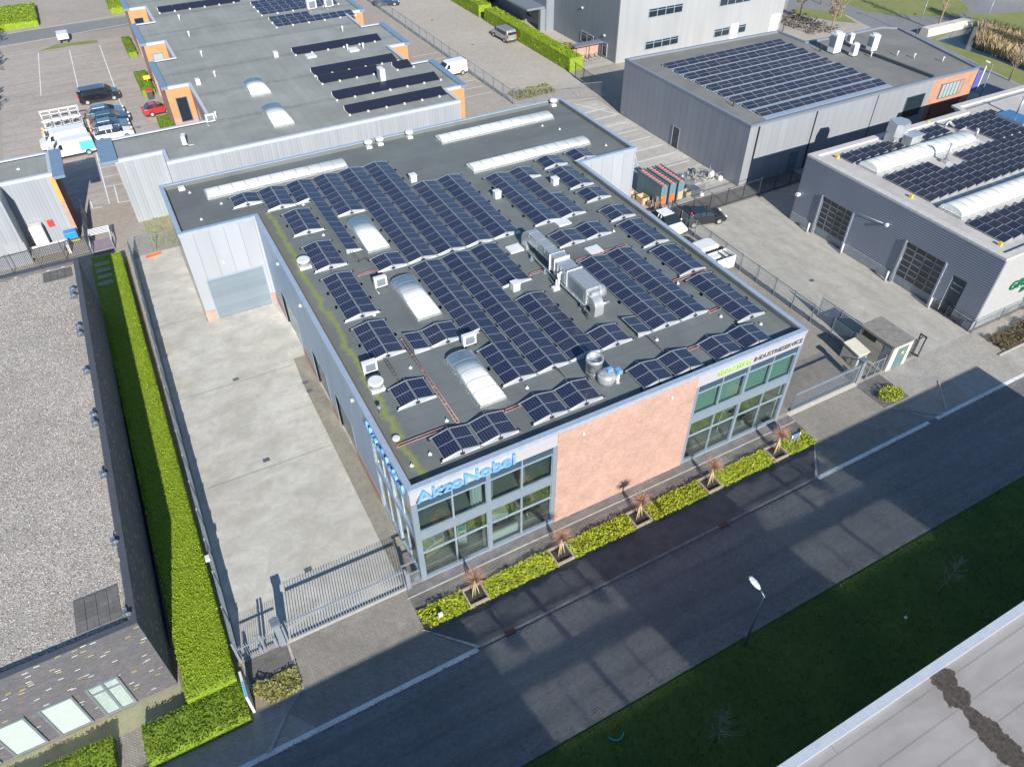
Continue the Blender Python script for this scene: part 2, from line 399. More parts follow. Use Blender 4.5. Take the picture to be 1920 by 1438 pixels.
m['carblack'] = plain('black_car_paint', (.012,.016,.024), .2, .1, var=.05, coat=1)
m['carwhite'] = plain('white_car_paint', (.78,.79,.80), .3, 0, var=.02, coat=.6)
m['carblue'] = plain('dark_blue_car_paint', (.03,.07,.14), .25, .4, var=.03, coat=1)
m['carsteel'] = plain('steel_blue_car_paint', (.16,.25,.34), .25, .5, var=.03, coat=1)
m['carsilver'] = plain('silver_car_paint', (.42,.44,.46), .3, .5, var=.03, coat=.8)
m['carcyan'] = plain('cyan_van_graphic', (.10,.50,.70), .3, 0, var=.02, coat=.6)
m['redlamp'] = plain('tail_lamp', (.45,.02,.02), .2, var=.05)
m['skipblue'] = plain('blue_container_paint', (.02,.24,.55), .5, var=.05)
m['yellow'] = plain('yellow_paint', (.70,.52,.03), .5, var=.06)
m['orangep'] = plain('orange_paint', (.75,.16,.04), .5, var=.06)
m['redp'] = plain('red_paint', (.62,.05,.04), .5, var=.06)
m['cyanp'] = plain('cyan_sign', (.03,.42,.60), .4, var=.03)
m['bluep'] = plain('banner_blue', (.08,.10,.42), .6, var=.05)
m['container'] = panel_mat('rack_blue_grey', (.14,.23,.27), .4, .04, .5, ribs=.4)
m['mullion'] = plain('window_mullion', (.27,.33,.39), .4, var=.04)
m['pinksq'] = plain('pink_print', (.62,.22,.22), .5, var=.03)

# ---------------------------------------------------------------- ground and setting
def sheet(name, poly, z, mat):
    b = MB(); b.face([(x,y,z) for x,y in poly])
    o = b.build(name, mat); o['kind'] = 'structure'; return o
def rect(x0, y0, x1, y1): return [(x0,y0),(x1,y0),(x1,y1),(x0,y1)]
sheet('ground', rect(-700,-500,800,900), 0, m['ground'])
sheet('road', rect(-200,-11.35,300,-5.2), .004, m['road'])
sheet('parking_lot', rect(-20,56.2,0.5,112.8), .004, m['lot'])
sheet('back_road', [(-200,113.5),(60,118.3),(60,123),(-200,122)], .004, m['asphalt'])
sheet('right_parking_lot', rect(38.1,55.6,50.2,132), .004, m['lot_right'])
sheet('driveway_left', [(-7.9,-5.2),(-10.33,-5.2),(-9.0,-3.7),(-7.95,-2.9),(-7.9,0),(-1.12,0),(-1.12,-2.85),(1.1,-5.2)][2:]+[(-7.9,-5.2)], .004, m['driveway'])
sheet('driveway_right', [(28.3,0),(35,0),(35,-2.75),(36.0,-3.6),(37,-5.2),(25.9,-5.2),(28.1,-2.8)], .004, m['driveway'])
sheet('pavement_slabs', [(-1.1,-2.95),(28.1,-2.95),(25.85,-5.1),(1.1,-5.1)], .008, m['darkstrip'])
sheet('footpath', rect(-1.1,-1.72,28.4,-.62), .008, m['walk'])
sheet('chipping_path', rect(-1.1,-.62,28.4,0.0), .008, m['granite'])
sheet('entrance_apron', rect(-10.3,-1.6,-7.95,0.0), .008, m['walk'])
sheet('left_yard', [(-10.4,.25),(-1.15,.25),(-1.15,20),(-.95,23.2),(0.1,23.2),(0.1,31.2),(-5.9,31.2),(-5.9,44.5),(-9.7,44.5)], .008, m['yard'])
sheet('yard_paver_path', [(-1.15,.25),(0,.25),(0,23.2),(-.95,23.2),(-1.15,20)], .008, m['yard_pavers'])
sheet('weedy_path', rect(-5.9,44.6,-4.3,51), .006, m['weedy'])
sheet('wild_ground', rect(-8.2,44.7,-4.4,51), .005, m['weedy'])
sheet('side_path', rect(27.3,.3,37.8,26.8), .006, m['driveway'])
sheet('right_yard', rect(37.9,0,48.3,25.4), .008, m['ryard'])
sheet('grey_paver_plot', rect(37.9,25.6,56,28.1), .008, m['walk'])
sheet('concrete_plates', rect(33.3,28.2,48.2,55.2), .008, m['slabs'])
sheet('stone_path', rect(37.6,-2.75,41.3,0), .008, ground_mat('cobbles', (.34,.32,.30), (.42,.40,.38), .5, 6, joints=(.2,.12,.02,.5,.5), jc=.7))
sheet('side_apron', rect(35,-2.75,37.6,0), .008, m['walk'])
sheet('right_crossing', rect(41.4,-5.2,47.5,0), .008, ground_mat('crossing_pavers', (.36,.34,.30), (.42,.40,.36), .3, 6, joints=(.2,.1,.012,.5), jc=.85))
sheet('right_footpath', rect(47.6,-5.2,120,-2.9), .006, ground_mat('footpath_tiles', (.38,.355,.32), (.43,.41,.37), .3, 6, joints=(.3,.3,.014,.5), jc=.8))
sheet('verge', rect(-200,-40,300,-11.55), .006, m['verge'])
sheet('path_left', rect(-16.7,-5.2,-15.5,-.1), .008, m['driveway'])
sheet('front_soil', rect(-30,-.9,-13.5,.42), .01, m['weedy'])
sheet('hedge_soil', rect(-13.5,-1.3,-10.4,45), .006, m['soil'])
sheet('plant_soil', rect(-10.4,-2.9,-7.9,-1.6), .012, m['soil'])
sheet('bed_soil', rect(-1.1,-2.98,28.1,-1.7), .012, m['mulch'])
# roads and canal at the far right
sheet('far_road', [(96,71),(104,78),(118,70),(132,66),(170,44),(150,34),(118,49),(112,50.3),(105.2,49.4),(101,34.5),(94,12),(90,-3),(84,-3),(93,34),(95.3,52)], .006, m['asphalt'])
sheet('far_pavement', [(90,72),(96.2,71),(103.7,65),(101.9,58),(95.5,51),(92,44),(85,44),(84,60)], .008, ground_mat('far_paving', (.42,.37,.33), (.48,.43,.38), .1, 6, joints=(.3,.3,.02,.5), jc=.85))
sheet('far_lawn', [(99.4,72.4),(103.7,66.2),(101.9,61),(99.2,63.8),(96.6,70)], .012, m['grass_dry'])
sheet('corner_lawn', [(108,64.5),(113,58.6),(122,55.5),(127,61),(118,71),(109,72)], .012, m['grass_dry'])
sheet('bank_lawn', [(105.2,49.3),(106.6,50.6),(110,51.2),(116,52.5),(121,55),(150,46),(150,10),(112,-5),(97,-5),(100.5,31.5)], .010, m['grass_dry'])
sheet('canal_water', [(105.8,49.5),(112.5,51.2),(118,50.5),(121,45),(119,24),(104.5,27),(106.2,40)], .016, m['water'])
b = MB(); b.extr([(50.95,0),(52.6,.02),(52.4,1.1),(51.2,1.1)], 'x', 105.9, 116.5)
tag(b.build('concrete_headwall', m['concrete']), 'pale concrete wall of the culvert at the canal end', 'wall')
# kerbs and lines
def strip(name, x0, y0, x1, y1, z0, z1, mat):
    b = MB(); b.box(x0,y0,z0,x1,y1,z1); o = b.build(name, mat); o['kind'] = 'structure'; return o
strip('kerb', 1.1,-5.28,25.8,-5.12,0,.05,plain('dark_kerb', (.2,.2,.195), .9, var=.25))
strip('kerb', -60,-11.6,130,-11.35,0,.05,plain('worn_kerb', (.17,.17,.165), .9, var=.25))
strip('kerb', 47.5,-3.0,120,-2.88,0,.1,m['kerb'])
for q in ([(-1.2,-2.8),(-1.05,-2.95),(1.2,-5.2),(1.0,-5.25)], [(28.15,-2.75),(28.0,-2.85),(25.8,-5.15),(25.98,-5.2)], [(40.75,-2.7),(40.9,-2.7),(38.8,-5.1),(38.62,-5.05)], [(-9.1,-3.7),(-8.95,-3.75),(-10.2,-5.2),(-10.4,-5.2)], [(35.9,-3.5),(36.0,-3.6),(38.2,-5.15),(38.0,-5.2)]):
    b = MB(); b.prism(q, 0, .07); b.build('kerb', m['kerb'])['kind'] = 'structure'
for x0, x1 in ((-60,1.0),(25.9,36.6),(37.4,140)):
    sheet('road_marking', rect(x0,-5.42,x1,-5.14), .012, m['paint'])
strip('kerb', -1.2,-.68,28.4,-.6,0,.03,m['kerb'])
strip('kerb', -7.95,-.06,-1.0,.22,0,.02,m['concrete'])
strip('kerb', 28.4,-.1,35.2,.25,0,.02,m['concrete'])
strip('kerb', -8.0,-2.9,-7.88,0,0,.03,m['kerb'])
strip('kerb', 37.8,28.0,49,28.2,0,.06,m['kerb'])
def lines(pts, w, z, mat=None):
    b = MB()
    for (x0,y0),(x1,y1) in pts:
        d = Vector((x1-x0,y1-y0)); n = Vector((-d.y,d.x)).normalized()*w/2
        b.face([(x0-n.x,y0-n.y,z),(x1-n.x,y1-n.y,z),(x1+n.x,y1+n.y,z),(x0+n.x,y0+n.y,z)])
    o = b.build('road_marking', mat or m['paint']); o['kind'] = 'structure'; return o
lines([((-14.6,110.3),(-15.2,91.8)),((-10.4,109.3),(-10.65,92.1)),((-6.2,109.6),(-6.3,82))], .12, .012)
lines([((-10.6,y),(-6.3,y)) for y in (60.5,63,65.5,68,70.5)] + [((-10.7,56.4),(-10.6,76)),((-9.78,60.7),(-9.85,56.2)),((-9.85,56.2),(-8.6,56.1)),((-12.33,56.2),(-12.36,58)),((-12.3,56.2),(-11.4,56.1))], .12, .012)
lines([((-20,115.8),(0,118.6)),((-20,122.3),(0,124.2))], .15, .012)
lines([((41.8+dx,y),(47.6,y)) for y, dx in ((30.6,0),(33,0),(35.4,0),(37.8,0),(40.2,0),(42.6,0),(45,0),(47.4,0),(49.8,0),(52.2,0))] + [((38.2,30.5),(44,41)),((44.9,55.4),(47.9,50))], .12, .014)
lines([((-10.2,13.1),(-1.2,12.95)),((-10,32.4),(-5.9,32.4)),((-10.1,22.6),(-1.2,22.5))], .05, .014, plain('joint', (.22,.215,.2), .9))
lines([((33.5,y),(37.6,y)) for y in (64,66.5,69,71.5,74,76.5,79,81.5)], .1, .012)
for x, y in ((-5.48,22.93),(-5.55,13.73),(-.95,20.06),(-.95,19.01),(-5.6,3.98),(42.3,11.6),(-5.3,75),(43,96),(43.5,82)):
    b = MB(); b.box(x-.22,y-.16,0,x+.22,y+.16,.016)
    for k in range(5): b.box(x-.2+k*.085, y-.14, .016, x-.16+k*.085, y+.14, .022, 1)
    o = b.build('drain_grate', [m['steel_d'], m['steel']]); tag(o, {(-5.48,22.93):'rusty square drain grate in the concrete yard, upper one',(-5.55,13.73):'square drain grate in the middle of the concrete yard',(-.95,20.06):'farther of two drain grates in the paver path by the silver wall',(-.95,19.01):'nearer of two drain grates in the paver path by the silver wall',(-5.6,3.98):'rusty drain grate just behind the long left gate',(42.3,11.6):'dark drain grate in the right concrete yard'}.get((x,y), 'drain cover in the far car park at %s' % ('left' if x < 0 else ('right, the farther' if y > 90 else 'right, the nearer'))), 'drain')

# ---------------------------------------------------------------- building tools
def offset_poly(poly, d):
    n = len(poly); a = sum(poly[i][0]*poly[(i+1)%n][1]-poly[(i+1)%n][0]*poly[i][1] for i in range(n))
    if a < 0: poly = poly[::-1]
    out = []
    for i in range(n):
        p0, p1, p2 = Vector(poly[i-1]), Vector(poly[i]), Vector(poly[(i+1)%n])
        d1 = (p1-p0).normalized(); d2 = (p2-p1).normalized(); n1 = Vector((-d1.y,d1.x)); n2 = Vector((-d2.y,d2.x))
        k = n1+n2; L = k.dot(n1); k = k/L*d if abs(L) > 1e-6 else n1*d
        out.append((p1.x+k.x, p1.y+k.y))
    return poly, out
def ring(poly, t, z0, z1, out=0.0, skip=()):
    b = MB()
    P, I_ = offset_poly(poly, t)
    if out: _, P = offset_poly(P, -out)
    n = len(P)
    for i in range(n):
        if i in skip: continue
        j = (i+1) % n; a, c, ia, ic = P[i], P[j], I_[i], I_[j]
        for q in ([(*a,z0),(*c,z0),(*c,z1),(*a,z1)], [(*ic,z0),(*ia,z0),(*ia,z1),(*ic,z1)], [(*a,z1),(*c,z1),(*ic,z1),(*ia,z1)], [(*a,z0),(*ia,z0),(*ic,z0),(*c,z0)]):
            b.face(q)
    return b
def slab(poly, z0, z1, d=0):
    P, I_ = offset_poly(poly, d); b = MB(); b.prism(I_ if d else P, z0, z1); return b

def barrel(parent, x0, y0, x1, y1, z, rise, axis, ribs, name='skylight', label=None):
    # arched rooflight on an upstand; the arch spans the short side
    b = MB(); b.box(x0-.06,y0-.06,z,x1+.06,y1+.06,z+.2)
    up = b.build(name, m['offwhite'] if False else m['galv'], parent)
    if label: up['label'] = label
    n = 10; prof = []
    lo, hi = (y0,y1) if axis == 'x' else (x0,x1)
    for i in range(n+1):
        a = math.pi*i/n; prof.append(((lo+hi)/2-math.cos(a)*(hi-lo)/2, z+.2+math.sin(a)**.8*rise))
    d = MB(); d.extr(prof, axis, x0 if axis == 'x' else y0, x1 if axis == 'x' else y1, 0, True)
    d.build('dome', m['dome'], up)
    a0, a1 = (x0,x1) if axis == 'x' else (y0,y1)
    for k in range(ribs+1):
        r = MB()
        c = a0 + (a1-a0)*k/ribs; c = min(max(c, a0+.03), a1-.03)
        pr2 = [((lo+hi)/2+(u-(lo+hi)/2)*1.004, z+.2+(zz-z-.2)*1.0+.012) for u, zz in prof]
        for i in range(n):
            (u0,w0),(u1,w1) = pr2[i], pr2[i+1]
            if axis == 'x': r.face([(c-.03,u0,w0),(c-.03,u1,w1),(c+.03,u1,w1),(c+.03,u0,w0)])
            else: r.face([(u0,c-.03,w0),(u1,c-.03,w1),(u1,c+.03,w1),(u0,c+.03,w0)])
        r.build('rib', m['domerib'], up)
    return up

def window_x(parent, x0, z0, x1, z1, y, cols=1, rows=(), depth=.06, glass=None, frame=None, fw=.06, out=-1, name='window', blind=None):
    """framed window in a wall that faces -y (out=-1) at plane y"""
    f = MB(); ya, yb = (y-depth, y+.06) if out < 0 else (y-.06, y+depth)
    f.box(x0,ya,z0,x1,yb,z0+fw); f.box(x0,ya,z1-fw,x1,yb,z1)
    xs = [x0+(x1-x0-fw)*k/cols for k in range(cols+1)]
    for x in xs: f.box(x,ya,z0+fw,x+fw,yb,z1-fw)
    for zz in rows:
        for k in range(cols): f.box(xs[k]+fw,ya+.004,zz-fw*.35,xs[k+1],yb-.004,zz+fw*.35)
    w = f.build(name, frame or m['mullion'], parent)
    g = MB(); g.box(x0+.02,y-.012,z0+.02,x1-.02,y+.012,z1-.02); g.build('pane', glass or m['dkglass'], w)
    return w
def window_y(parent, y0, z0, y1, z1, x, cols=1, rows=(), depth=.06, glass=None, frame=None, fw=.06, name='window'):
    f = MB(); xa, xb = x-depth, x+.06
    f.box(xa,y0,z0,xb,y1,z0+fw); f.box(xa,y0,z1-fw,xb,y1,z1)
    ys = [y0+(y1-y0-fw)*k/cols for k in range(cols+1)]
    for y in ys: f.box(xa,y,z0+fw,xb,y+fw,z1-fw)
    for zz in rows:
        for k in range(cols): f.box(xa+.004,ys[k]+fw,zz-fw*.35,xb-.004,ys[k+1],zz+fw*.35)
    w = f.build(name, frame or m['mullion'], parent)
    g = MB()
    if glass is m['glass']: g.face([(x,y1,z0),(x,y0,z0),(x,y0,z1),(x,y1,z1)])
    else: g.box(x-.012,y0+.02,z0+.02,x+.012,y1-.02,z1-.02)
    g.build('pane', glass or m['dkglass'], w)
    return w

def text(parent, s, x, y, z, width, height, mat, facing='-y', ex=.05, bold=0.0, name='lettering', label=None):
    cu = bpy.data.curves.new(name, 'FONT'); cu.body = s; cu.extrude = ex; cu.offset = bold; cu.size = 1
    cu.materials.append(mat)
    o = bpy.data.objects.new(name, cu); col.objects.link(o); bpy.context.view_layer.update()
    w, h = o.dimensions.x, o.dimensions.y
    o.scale = (width/w, height/h if height else width/w, 1)
    bb = o.bound_box; ox, oy = bb[0][0]*o.scale.x, bb[0][1]*o.scale.y
    o.parent = parent; px, py, pz = wloc(parent)
    if facing == '-y':
        o.rotation_euler = (math.pi/2,0,0); o.location = (x-ox-px, y-py, z-oy-pz)
    elif facing == '-x':
        o.rotation_euler = (math.pi/2,0,-math.pi/2); o.location = (x-px, y+ox-py, z-oy-pz)
    bpy.context.view_layer.update()
    me = bpy.data.meshes.new_from_object(o.evaluated_get(bpy.context.evaluated_depsgraph_get())); me.name = name
    q = bpy.data.objects.new(name+'_', me); col.objects.link(q); q.parent = parent; q.location = o.location; q.rotation_euler = o.rotation_euler; q.scale = o.scale
    bpy.data.objects.remove(o); q.name = name
    if label: q['label'] = label
    return q

# ================================================================ main building
H = 8.25; ZR = 7.87
MP = [(0,0),(27.28,0),(27.28,26.8),(33.16,26.8),(33.16,40.04),(-5.78,40.04),(-5.78,31.27),(0,31.27)]
mb = thing('office_warehouse', 'silver clad corner office and warehouse with blue and green fascia letters and solar roof', 'building', (0,0,0))
# walls (the first side, towards the street, is glazed)
P, Iq = offset_poly(MP, .22)
w = MB()
for i in range(1, 7):
    j = i+1; a, c, ia, ic = P[i], P[j], Iq[i], Iq[j]
    for q in ([(*a,0),(*c,0),(*c,H-.28),(*a,H-.28)], [(*ic,0),(*ia,0),(*ia,ZR-.1),(*ic,ZR-.1)]): w.face(q)
w.build('wall', m['clad'], mb)
# left wall, behind the glazed corner bay: y 6.2 .. 31.27 with door openings
lw = MB()
doors = [(10.9,14.4),(16.3,19.6),(23.4,28.0)]
ys = 6.2
for d0, d1 in doors:
    lw.box(0,ys,0,.22,d0,H-.28); lw.box(0,d0,3.25,.22,d1,H-.28); ys = d1
lw.box(0,ys,0,.22,31.27,H-.28); lw.box(0,.30,7.0,.22,6.2,H-.28); lw.box(0,.30,3.75,.22,6.2,4.4)
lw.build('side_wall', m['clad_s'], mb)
for d0, d1 in doors:
    d = MB(); d.box(.1,d0,0,.16,d1,3.25); dd = d.build('overhead_door', m['door_t'], mb)
    f = MB(); f.box(.16,d0,1.5,.165,d0+.02,1.52); 
    fr = MB(); fr.box(-.02,d0-.12,0,.1,d0,3.35); fr.box(-.02,d1,0,.1,d1+.12,3.35); fr.box(-.02,d0,3.25,.1,d1,3.35)
    fr.build('frame', m['mullion'], dd)
for a0, a1 in ((6.25,10.75),(14.55,16.15),(19.75,23.25),(28.15,31.2)):
    pl = MB(); pl.box(-.03,a0,0,0,a1,.95); pl.build('brick_plinth', m['pink'], mb)
for q in ((-5.82,31.22,0,-4.98,31.27,.95),(-.42,31.22,0,-.03,31.27,.95)):
    pl = MB(); pl.box(*q); pl.build('brick_plinth', m['pink'], mb)
d = MB(); d.box(-4.9,31.235,.02,-.48,31.265,3.75); dd = d.build('overhead_door', m['door'], mb, label='wide grey blue roller door at the end of the left yard')
f = MB(); f.box(-5.0,31.2,0,-4.9,31.268,3.85); f.box(-.48,31.2,0,-.4,31.268,3.85); f.box(-4.9,31.2,3.75,-.48,31.268,3.85); f.build('frame', m['mullion'], dd)
# roof and copings
r = MB(); r.prism(Iq, ZR-.3, ZR); r.build('roof', m['bitumen'], mb)
ring(Iq, .1, ZR-.25, H-.06, 0).build('parapet', m['bitumen'], mb)
ring(MP, .27, H-.26, H, .05).build('coping', m['coping'], mb)
# street side
for x0, x1 in ((0,8.85),(18.65,27.28)):
    fa = MB(); fa.box(x0,0,7.0,x1,.2,H-.27); fa.build('fascia', m['fascia'], mb)
b = MB(); b.box(8.85,-.03,0,18.65,.25,H-.27); b.build('brick_wall', m['pink'], mb, label='blank pink brick wall between the two glass fronts')
for xs_, ss_ in ((((0,.33),(4.36,4.63),(8.58,8.85)),((.33,4.36),(4.63,8.58))), (((18.65,18.9),(22.77,22.99),(27.0,27.28)),((18.9,22.77),(22.99,27.0)))):
    fr = MB()
    for x0, x1 in xs_: fr.box(x0,.0,0,x1,.25,7.0)
    for x0, x1 in ss_: fr.box(x0,.02,3.77,x1,.25,4.48); fr.box(x0,.02,0,x1,.25,.24)
    fr.build('facade_frame', m['alu'], mb)
def bay(x0, x1, blinds, lower_dark=False):
    xm = (x0+x1)/2
    for a, c in ((x0,xm-.03),(xm+.03,x1)):
        g = MB(); g.box(a,.10,6.4,c,.14,7.0); g.build('spandrel', m['spandrel'], mb)
        for z0, z1, gm in ((4.48,6.33,m['glass_up']),(2.56,3.77,m['glass']),(.3,2.48,m['glass'])):
            wd = MB(); wd.box(a,.08,z0,c,.14,z0+.022); wd.box(a,.08,z1-.022,c,.14,z1); wd.box(a,.08,z0+.022,a+.022,.14,z1-.022); wd.box(c-.022,.08,z0+.022,c,.14,z1-.022)
            o = wd.build('window', m['mullion'], mb); p = MB(); p.face([(a+.02,.10,z0+.02),(c-.02,.10,z0+.02),(c-.02,.10,z1-.02),(a+.02,.10,z1-.02)]); p.build('pane', gm, o)
    mu = MB(); mu.box(xm-.03,.02,.24,xm+.03,.16,3.77); mu.box(xm-.03,.02,4.48,xm+.03,.16,7.0)
    mu.box(x0,.04,2.48,x1,.145,2.56); mu.box(x0,.04,6.33,x1,.145,6.4); mu.build('mullion', m['mullion'], mb)
    if blinds:
        for a, c in ((x0,xm),(xm,x1))[:blinds]:
            bl = MB(); bl.box(a+.05,.30,4.5,c-.05,.32,6.4); bl.build('blind', m['blindg'], mb)
bay(.33,4.36,0); bay(4.63,8.58,0); bay(18.9,22.77,2); bay(22.99,27.0,2)
# glazed bay round the left corner
cf = MB(); cf.box(0,.25,0,.2,.3,7.0)
for y in (3.1,6.1): cf.box(-.01,y,0,.2,y+.12,7.0)
cf.box(0,.3,0,.2,6.1,.3); cf.build('corner_frame', m['alu'], mb)
for y0, y1 in ((.32,3.08),(3.24,6.08)):
    for z0, z1 in ((.32,3.72),(4.42,6.98)):
        o = window_y(mb, y0, z0, y1, z1, .1, 2, (), .05, m['glass'])
# inside the offices
i_ = MB(); i_.box(.25,.3,0,27.0,7.5,.1); i_.build('floor', m['tilefloor'], mb)
i_ = MB(); i_.box(.25,.3,3.95,8.8,7.5,4.35); i_.box(18.7,.3,3.95,27.0,7.5,4.35); i_.build('upper_floor', m['tilefloor'], mb)
i_ = MB(); i_.box(.25,7.5,.0,27.0,7.7,7.5); i_.box(8.6,.3,.1,8.8,7.5,7.5); i_.box(18.7,.3,.1,18.85,7.5,7.5); i_.box(4.4,2.8,4.35,4.5,7.5,7.5); i_.box(22.8,1.2,.1,22.9,7.5,3.9); i_.box(26.9,.3,.1,27.0,7.5,7.5); i_.build('inner_wall', m['innerwall'], mb)
i_ = MB(); i_.box(4.7,.32,.4,6.5,.42,1.1); i_.build('window_screen', m['white'], mb)
for x0, x1, z0, z1 in ((3.55,4.3,4.4,6.9),(4.65,4.95,4.4,6.9),(6.65,7.0,4.4,6.9),(4.2,4.36,.1,3.7)):
    cu_ = MB(); n_ = 8
    for k in range(n_):
        xa = x0+(x1-x0)*k/n_; xb = x0+(x1-x0)*(k+1)/n_; ya, yb_ = (.35,.5) if k%2 else (.5,.35); cu_.face([(xa,ya,z0),(xb,yb_,z0),(xb,yb_,z1),(xa,ya,z1)])
    cu_.build('curtain', m['white'], mb)
i_ = MB(); i_.prism([(5.2,1.6),(6.3,1.2),(6.5,2.6),(5.6,3.2)], .1, 1.2); i_.build('room_divider', m['white'], mb)
i_ = MB(); i_.box(.6,2.2,5.9,2.0,2.3,6.2); i_.build('wooden_beam', m['wood_l'], mb)
# letters
text(mb, 'AkzoNobel', .30, -.08, 7.11, 5.8, .80, m['blue_t'], '-y', .075, .02, label='light blue letters on the street side fascia')
text(mb, 'AkzoNobel', -.08, 6.5, 7.08, 5.8, .82, m['blue_t'], '-x', .075, .02, label='light blue letters on the yard side fascia')
text(mb, 'TRANSTECH', 20.15, -.03, 7.28, 2.65, .36, m['green_t'], '-y', .025, .012, label='bright green letters')
text(mb, 'INDUSTRIESERVICE', 23.08, -.03, 7.3, 4.0, .34, m['grey_t'], '-y', .025, .004, label='thin dark grey letters')
# rooflights and flat hatches
barrel(mb, 6.1,22.45,7.7,27.1,ZR,.30,'y',5); barrel(mb, 6.1,13.15,7.7,17.9,ZR,.30,'y',5); barrel(mb, 6.06,3.95,7.66,8.6,ZR,.30,'y',5)
barrel(mb, -2.6,36.35,9.25,37.85,ZR,.22,'x',11); barrel(mb, 18.45,36.6,30.3,38.1,ZR,.22,'x',11); barrel(mb, 18.48,30.0,30.3,31.5,ZR,.22,'x',11)
for x, y in ((20.84,19.3),(20.82,14.76),(15.77,17.74)):
    b = MB(); b.box(x-.55,y-.5,ZR,x+.55,y+.5,ZR+.12); b.build('roof_hatch', m['white'], mb, bevel=.02)
for x, y in ((13.34,31.26),(18.24,25.28),(23.54,24.97),(13.36,13.22)):
    b = MB(); b.box(x-.26,y-.26,ZR,x+.26,y+.26,ZR+.55); b.box(x-.3,y-.3,ZR+.55,x+.3,y+.3,ZR+.63); b.build('vent_cowl', m['white'], mb, bevel=.02)
for x, y in ((12.29,39.2),(13.42,39.3),(16.36,39.35),(31.92,39.3)):
    b = MB(); b.box(x-.25,y-.25,ZR,x+.25,y+.25,ZR+.2); b.lathe(x,y,[(.18,ZR+.2),(.18,ZR+.45),(.38,ZR+.45),(.4,ZR+.62),(.25,ZR+.72)],14); b.build('roof_fan', m['white'], mb)
b = MB(); b.box(-4.45,39.0,ZR,-3.95,39.45,ZR+.25); b.build('vent_cowl', m['white'], mb)
for x, y in ((1.45,23.0),(1.42,8.36)):
    b = MB(); b.box(x-.42,y-.42,ZR,x+.42,y+.42,ZR+.16); b.lathe(x,y,[(.4,ZR+.16),(.4,ZR+.5),(.47,ZR+.5),(.47,ZR+.62),(.40,ZR+.66)],24); b.build('round_fan', m['white'], mb)
for x, y in ((3.92,3.94),(2.08,2.08),(3.87,9.1),(3.8,15.13),(9.2,4.13),(18.58,4.08),(23.59,8.4),(23.72,4.03),(25.45,2.15),(3.95,26.48),(3.97,31.79),(-3.73,38.33),(-1.82,35.18),(-3.75,33.39),(29.58,34.16),(31.46,29.09),(28.53,35.63),(23.6,16.3),(.9,1.8)):
    b = MB(); b.lathe(x,y,[(.13,ZR),(.11,ZR+.05),(.03,ZR+.07),(.03,ZR+.16)],10); b.build('roof_anchor', m['white'], mb)
b = MB(); b.lathe(.9,4.0,[(.22,ZR),(.22,ZR+.12),(.15,ZR+.14)],16); b.build('roof_drain', m['offwhite'], mb)
b = MB(); b.lathe(.85,6.3,[(.09,ZR),(.09,ZR+.45),(.13,ZR+.45),(.13,ZR+.52)],10); b.build('flue_pipe', m['galv'], mb)
b = MB(); b.lathe(24.6,22.6,[(.25,ZR),(.22,ZR+.05)],16); b.build('roof_drain', m['offwhite'], mb)
for x, y in ((14.2,31.2),):
    pass
# wall lamps and the small grey downpipes
for p, q in (((-.14,25.2,7.3),(-.0,25.2,7.3)),((-.14,19.5,7.2),(-.0,19.5,7.2)),((-.14,8.8,7.2),(0,8.8,7.2)),((-3.3,31.1,5.0),(-3.3,31.27,5.0))):
    b = MB(); b.cbox((p[0]+q[0])/2,(p[1]+q[1])/2,p[2],.16,.16,.18); b.build('wall_lamp', m['white'], mb, bevel=.03)
for x, z in ((10.5,7.2),(16.7,7.2)):
    b = MB(); b.cbox(x,-.1,z,.14,.14,.14); b.build('wall_lamp', m['white'], mb, bevel=.03)

# ---- furniture seen through the glass
def desk(x, y, z, label, rz=0):
    t = thing('desk', label, 'desk', (x,y,z), 'desks behind the glass front')
    b = MB(); b.box(x-.8,y-.4,z+.72,x+.8,y+.4,z+.76); b.build('desktop', m['white'], t)
    for sx in (-.75,.7):
        b = MB(); b.box(x+sx,y-.35,z,x+sx+.05,y+.35,z+.72); b.build('leg', m['galv'], t)
    b = MB(); b.box(x-.25,y+.1,z+.85,x+.25,y+.14,z+1.15); b.box(x-.03,y+.1,z+.76,x+.03,y+.15,z+.85); b.build('monitor', m['black'], t)
    t.rotation_euler = (0,0,rz)
desk(2.9,3.2,4.35,'white desk upstairs near the left glass corner'); desk(6.3,2.5,4.35,'white desk upstairs beside the office partition'); desk(24.3,2.3,.1,'white desk on the ground floor behind the right glass front'); desk(20.6,2.6,.1,'white desk on the ground floor near the brick wall')
t = thing('reception_counter', 'curved white counter with wooden front inside the left glass corner', 'counter', (1.5,1.6,.1))
b = MB(); b.prism([(.75,1.2),(2.2,1.55),(2.3,2.3),(1.6,2.5),(.6,2.0)], .95, 1.08); b.build('worktop', m['white'], t)
b = MB(); b.prism([(.8,1.25),(2.15,1.6),(2.2,2.25),(1.6,2.4),(.7,1.95)], .1, .95); b.build('front', m['wood_l'], t)
t = thing('display_stand', 'white display banner with blue top and pink square behind the left glass', 'banner', (3.15,1.2,.1))
b = MB(); b.box(2.85,1.15,.1,3.45,1.19,2.1); b.build('panel', m['white'], t)
b = MB(); b.box(2.9,1.145,1.45,3.4,1.149,1.85); b.build('blue_print', m['cyanp'], t)
b = MB(); b.box(2.98,1.145,.85,3.3,1.149,1.25); b.build('pink_print', m['pinksq'], t)
